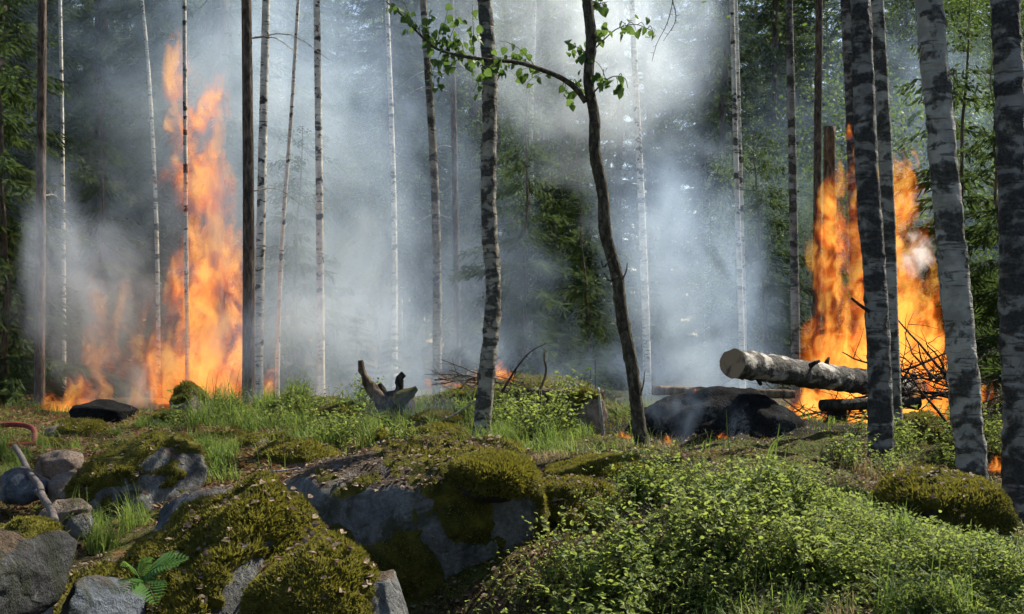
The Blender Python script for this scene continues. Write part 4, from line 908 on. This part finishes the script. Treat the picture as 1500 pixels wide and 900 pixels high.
for px, Y, h, lab in ((790, 8.7, .42, 'tiny spruce seedling in the middle of the sunlit hollow'), (872, 9.5, .62, 'small wispy spruce sapling beside the rotting log')):
    me = spruce_crown(h, .05, h * .42, int(px), .012, 2.2); me.materials.append(M['spruce']); g = G(px, Y); e = thing('spruce_seedling', g, lab, 'spruce seedling')
    mb = MB(); mb.add(*tube(np.array([[0, 0, -.05], [0, 0, h * .5], [0, 0, h]]), np.array([.008, .005, .002]), 5)); obj('stem', mb.me('stem'), M['bark'], e); obj('crown', me, None, e)

# fern
fp = P(205, 850, 3.14); fe = thing('fern', fp, 'small bright green fern growing from the peaked mossy boulder', 'fern')
for k, (tx, ty, dY) in enumerate([(178, 830, -.06), (222, 818, .03), (275, 818, .02), (228, 884, -.12), (180, 868, -.1), (262, 828, -.03)]):
    tip = P(tx, ty, 3.14 + dY) - fp; q = smooth_path([np.zeros(3), tip * .5 + [0, 0, .02], tip], 14); mb = MB(); mb.add(*tube(q, np.linspace(.0018, .0006, 14), 4))
    fr = obj('frond', mb.me('frond'), M['fern'], fe); L = np.linalg.norm(tip)
    ax = nrm(tip); sd = nrm(np.cross(ax, [0, -0.45, 1])); nr_ = np.cross(sd, ax); t = np.linspace(.15, .98, 12); ln = L * .36 * np.sin(np.pi * (t * .78 + .2)) + .004
    pos = np.stack([np.interp(t, np.linspace(0, 1, 14), q[:, c]) for c in range(3)], 1)
    for s in (-1, 1):
        dd = ax[None] * .55 + s * sd[None] + np.zeros((12, 1)); lm = MB(); lm.add(*leaves(pos, dd, np.repeat(nr_[None], 12, 0), ln, L * .085, .1)); lm_o = obj('leaflets', lm.me('leaflets', False), M['fern'], fr); lm_o['kind'] = 'stuff'

# loose cover: low leaves, grass, moss, litter
def cover_points(n, fn, y0=3.0, y1=12, xr=0.5, seed=0):
    r = np.random.default_rng(seed); m = n * 6; y = y0 + (y1 - y0) * r.uniform(0, 1, m) ** 1.2; x = r.uniform(-1, 1, m) * y * xr
    k = r.uniform(0, 1, m) < fn(x, y); x, y = x[k][:n], y[k][:n]; return np.stack([x, y, gz(x, y)], 1), r
def g2(x, y, cx, cy_, sx, sy): return np.exp(-((x - cx) / sx) ** 2 - ((y - cy_) / sy) ** 2)
nz = lambda x, y, s, sd: fbm(np.stack([x, y, 0 * x], 1) * s, 3, sd)
p, r = cover_points(26000, lambda x, y: np.clip((g2(x, y, 1.5, 4.5, 1.1, 1.1)) * (0.7 + 1.2 * nz(x, y, 1.5, 3)), 0, 1), 3.1, 6.2, .5, 1)
mb = MB(); m = len(p); d = rdir(m, -.2, .8, r); mb.add(*leaves(p + np.c_[np.zeros((m, 2)), r.uniform(0, .09, m)], d, nrm(np.array([0, 0, 1.]) + rdir(m, rng=r) * .7), r.uniform(.012, .026, m), r.uniform(.008, .016, m), .12))
tag(obj('ground_cover', mb.me('ground_cover', False), M['blueberry']), 'low green leaves covering the bank around the bushes', None, None, 'stuff')
p, r = cover_points(19000, lambda x, y: np.clip((.10 * (y > 7) + .95 * g2(x, y, 0.25, 8.6, .75, .9) + .9 * g2(x, y, -2.3, 9.8, .7, .8) + .35 * g2(x, y, -3, 7.5, 1.2, 1.5) + .25 * (x > .3) * (y < 6) + .2 * (y > 9)) * (0.30 + 2.2 * nz(x, y, 1.6, 4)), 0, 1), 3.1, 14, .5, 2)
mb = MB(); m = len(p); a = r.uniform(0, 6.28, m); mb.add(*blades(p - [0, 0, .01], r.uniform(.05, .2, m), np.c_[np.cos(a), np.sin(a), 0*a] * r.uniform(.1, .9, m)[:, None], r.uniform(.003, .006, m), .8, 3))
tag(obj('grass', mb.me('grass', False), M['grass']), 'short green grass scattered over the forest floor', None, None, 'stuff')
p, r = cover_points(22000, lambda x, y: np.clip(.45 + .9 * nz(x, y, 1.1, 5), 0, 1) * np.where(y < 7, 1, .5), 2.9, 11, .5, 3)
mb = MB(); m = len(p); mb.add(*leaves(p + [0, 0, .008], rdir(m, -.3, .3, r), nrm(np.array([0, 0, 1.]) + rdir(m, rng=r) * .6), r.uniform(.018, .045, m), r.uniform(.012, .028, m), .25))
tag(obj('fallen_leaves', mb.me('fallen_leaves', False), M['litter']), 'dry brown fallen leaves strewn over the ground', None, None, 'stuff')
p, r = cover_points(16000, lambda x, y: np.clip((x < -.9) * (.55 + .9 * nz(x, y, 1.4, 6)) * (y > 5.5), 0, 1), 5.5, 12.5, .5, 4)
mb = MB(); m = len(p); mb.add(*leaves(p + [0, 0, .01], rdir(m, -.25, .45, r), rdir(m, rng=r), r.uniform(.03, .09, m), r.uniform(.005, .016, m), simple=True))
tag(obj('dry_needles', mb.me('dry_needles', False), M['needle_litter']), 'reddish dry twigs and needles on the sunlit clearing', None, None, 'stuff')
p, r = cover_points(60000, lambda x, y: np.clip(1.6 * nz(x, y, .9, 7) + .35, 0, 1), 2.9, 11.5, .5, 5)
mb = MB(); m = len(p); mb.add(*leaves(p - [0, 0, .004], nrm(np.array([0, 0, 1.]) + rdir(m, rng=r) * .7), rdir(m, rng=r), r.uniform(.012, .035, m), r.uniform(.004, .009, m), simple=True))
tag(obj('moss_carpet', mb.me('moss_carpet', False), M['mossfuzz']), 'olive moss carpeting parts of the ground', None, None, 'stuff')

# ------------------------------------------------------------------ fire
def flame_hull(seed):
    r = np.random.default_rng(seed); n, seg = 22, 18; z = np.linspace(0, 1, n)
    rad = np.interp(z, [0, .15, .55, 1], [.75, .95, .75, .34]) * 1.02 + 0.03
    V, Q, T = tube(np.c_[0*z, 0*z, z], rad, seg); d = V[:n*seg] * [1, 1, 0]
    V[:n*seg] += d * (0.22 * fbm(V[:n*seg] * [1.6, 1.6, 6], 3, seed))[:, None]
    mb = MB(); mb.add(V, Q, T); return mb
FM = {}
def hit(px, py):
    for Y in np.arange(2.6, 60, 0.02):
        q = P(px, py, Y)
        if q[2] < gz(q[0], q[1])[0]: return Y
    return 60.0
def fire(name, label, tongues, Y, stren=3.0, fine=3.2, cat='fire', hot=1.0, step=0.35):
    e = None
    for k, (px, yb, yt, wpx, *o) in enumerate(tongues):
        dY = o[0] if o else 0.0; s = o[1] if len(o) > 1 else 1.0; cov = o[2] if len(o) > 2 else 0.0
        b = P(px, yb, Y + dY); h = (yb - yt) / F * (Y + dY); wd = wpx / F * (Y + dY) / 2
        if e is None: e = thing(name, b, label, cat)
        th = max(.06, min(wd, .5) * .55); up = yb < tongues[0][1] - 40
        key = (round(stren * s / th, 1), fine, cov, hot, up)
        if key not in FM: FM[key] = flame_mat('flame', 0.21 * stren * s / (2 * th), fine, random.uniform(0, 20), cover=cov, hot=hot, step=step, foot=0.35 if up else 0.04)
        me = flame_hull(k + int(px)).me('flame_tongue'); o_ = obj('flame_tongue', me, FM[key], e)
        o_.location = b - np.array(e.location); o_.scale = (wd * 1.25, th, h); o_.rotation_euler = (random.gauss(0, .05), random.gauss(0, .05), 0)
fire('fire', 'tall orange fire roaring up the slim birch stem', [
    (296, 606, 330, 165, 0, 1.0, .3), (268, 600, 300, 110, .15, .9, .25), (290, 470, 190, 125, .1, 1.0, .3), (294, 340, 85, 105, 0, .9, .3), (282, 290, 130, 96, .15, .9, .15), (268, 165, 30, 54, .1, .8, .1), (306, 210, 85, 76, -.1, .9, .15),
    (336, 606, 360, 62, .2, .9), (250, 606, 400, 90, .4, .55), (290, 608, 480, 170, -.2, .7), (345, 420, 300, 40, .2, .6)], 14.3, 3.0, 3.6)
fire('fire', 'low orange flames at the foot of the brown spruce trunk', [(95, 625, 520, 66, 0, .9, .1), (120, 618, 540, 60, .2, .6), (78, 625, 560, 36, -.1, .8), (140, 612, 545, 50, .3, .4)], 12.6, 2.6, 4.0)
fire('fire', 'faint thin flame veiled in smoke between the fires', [(140, 600, 340, 46, 0, .5), (175, 560, 360, 50, .2, .35), (215, 560, 400, 60, .4, .35)], 14.6, 2.4, 3.2)
fire('fire', 'small flame behind the clean white birch', [(392, 585, 510, 22, 0, .8), (371, 585, 470, 14, .2, .8)], 14.5, 2.6, 5.0)
fire('fire', 'large blaze burning behind the soot-blackened birch and felled log', [
    (1282, 640, 235, 190, .3, .9, .15), (1232, 600, 320, 120, 0, 1.0, .2), (1245, 430, 195, 110, .1, .9, .1), (1212, 400, 262, 70, 0, .8), (1228, 380, 300, 50, -.2, .8), (1312, 600, 205, 140, .1, 1.1, .25), (1318, 350, 205, 95, 0, .9, .1), (1345, 610, 320, 120, 0, 1.1, .25), (1365, 615, 390, 80, .1, 1.0, .2),
    (1205, 648, 545, 110, -.2, 1.3, .35), (1250, 650, 540, 90, -.1, 1.3, .35), (1175, 640, 555, 50, -.2, 1.0, .2), (1340, 630, 500, 120, -.2, 1.3, .3), (1243, 210, 175, 12, 0, .7)], 11.2, 3.6, 4.2, hot=1.1)
fire('fire', 'small flame in the gap between the two right-hand birches', [(1442, 605, 545, 26, 0, 1.0, .2), (1456, 590, 545, 18, .1, .8)], 10.0, 3.0, 6.0)
fire('fire', 'little flame on the twig heap behind the kinked birch', [(734, 556, 524, 20, 0, 1.1, .3), (745, 560, 540, 16, 0, .8, .2)], 9.55, 3.0, 9.0)
fire('fire', 'flickering flames creeping through the twig heap', [(690, 566, 535, 22, 0, .6, .1), (672, 568, 550, 26, .1, .6, .1), (652, 566, 545, 20, .2, .6, .1), (712, 570, 550, 24, -.2, .7, .1), (628, 568, 552, 16, .2, .5)], 9.8, 2.6, 9.0)
for k, (px, py, Y, s) in enumerate([(936, 672, 7.9, 14), (913, 640, 8.6, 12), (980, 650, 8.3, 13), (972, 674, 8.1, 9), (1046, 668, 8.3, 7), (1115, 655, 8.3, 12), (1022, 575, 8.9, 11), (1058, 640, 8.3, 9), (1462, 682, 9.0, 18), (1356, 700, 7.2, 14)]):
    lab = ['ember flame beside the foot of the curved tree', 'ember flame on the scorched ground left of the curved tree', 'ember flame on the left flank of the burnt mound', 'tiny ember low on the burnt mound', 'tiny ember at the front edge of the burnt mound',
           'ember flame on the right flank of the burnt mound', 'ember flame on top of the burnt mound', 'tiny ember near the grass blades', 'ember flame at the foot of the dark thick birch', 'ember flame behind the moss cushion rock'][k]
    if k > 7: Y = hit(px, py + s * .5)
    fire('ember_flame', lab, [(px, py + s * .6, py - s * 1.0, s * 1.5, 0, 1.5, .0), (px + s * .6, py + s * .6, py - s * .3, s * 1.0, -.02, 1.3, .0), (px - s * .7, py + s * .5, py - s * .5, s * .9, .03, 1.2, .0)], Y, 2.5, 24.0, 'flame', step=0.4)

# ------------------------------------------------------------------ smoke
def smoke(label, px, py, Y, half, dens, sc=0.35, seed=0, lo=0.30, hi=0.62, col=(0.51, 0.69, 1.0), aniso=0.35, tilt=0.0, step=0.8):
    V, T = ico(3); o = obj('smoke', mesh('smoke', V * 1.25, [T]), smoke_mat('smoke', dens, col, sc, lo, hi, seed, aniso, step), None, P(px, py, Y))
    o.scale = half; o.rotation_euler = (0, tilt, 0)
    return tag(o, label, None, None, 'stuff')
smoke('bright white smoke column rising through the trees', 880, 20, 17.5, (2.9, 3.0, 3.5), 0.52, .40, 1, col=(0.63, 0.78, 1.0))
smoke('grey smoke drifting up behind the curved tree', 1000, 400, 15.0, (1.4, 2.4, 2.8), 0.42, .55, 2, tilt=-.25)
smoke('blue haze of smoke between the birch trunks', 500, 270, 18.5, (4.0, 4.0, 5.0), 0.36, .35, 3, .34, .66)
smoke('low smoke rolling over the ground by the stump', 540, 520, 13.5, (2.8, 2.6, 1.5), 0.55, .7, 4, .36, .66)
smoke('grey smoke billowing round the low flames', 150, 430, 13.3, (2.0, 1.1, 2.1), 0.85, .6, 5, .36, .64, (0.66, 0.78, 0.97))
smoke('thin smoke hanging high left of the pines', 340, 150, 20.0, (5.2, 4.0, 4.4), 0.28, .35, 6, .36, .66)
smoke('dark wisps curling over the burnt mound', 1040, 630, 8.5, (.95, .55, .50), 0.55, 1.8, 7, .42, .68)
smoke('white smoke puff in the blaze', 1338, 372, 10.6, (.24, .16, .26), 7.0, 3.6, 8, .40, .62, (0.95, 0.95, 0.95), 0.2)
smoke('smoke wrapped round the charred stump', 590, 605, 9.0, (.65, .45, .26), 0.5, 2.0, 9, .42, .68)
smoke('white smoke puff before the low flames', 180, 575, 12.2, (.55, .35, .42), 2.2, 1.7, 10, .38, .62, (0.93, 0.94, 0.95), 0.2)
smoke('smoke drifting behind the felled log', 1000, 545, 11.0, (1.3, .8, .5), 0.5, 1.2, 11, .38, .66)
smoke('smoke wisp at the top of the blaze', 1320, 180, 11.6, (.6, .5, .8), 0.35, 1.1, 12, .42, .68)
smoke('thin blue veil of smoke drifting across the middle of the wood', 540, 420, 14.8, (3.3, 1.8, 2.6), 0.26, .55, 14)
smoke('thin smoke threading the birches behind the blaze', 1230, 230, 21, (4.5, 3, 4.5), 0.10, .4, 15)
smoke('low smoke wisps trailing over the mossy rise', 850, 560, 9.9, (1.2, .6, .45), 0.40, 1.4, 16, .38, .66)
smoke('smoke wisps drifting across the trunks by the stump', 480, 500, 11.2, (1.6, .7, .9), 0.26, 1.0, 17, .38, .66)
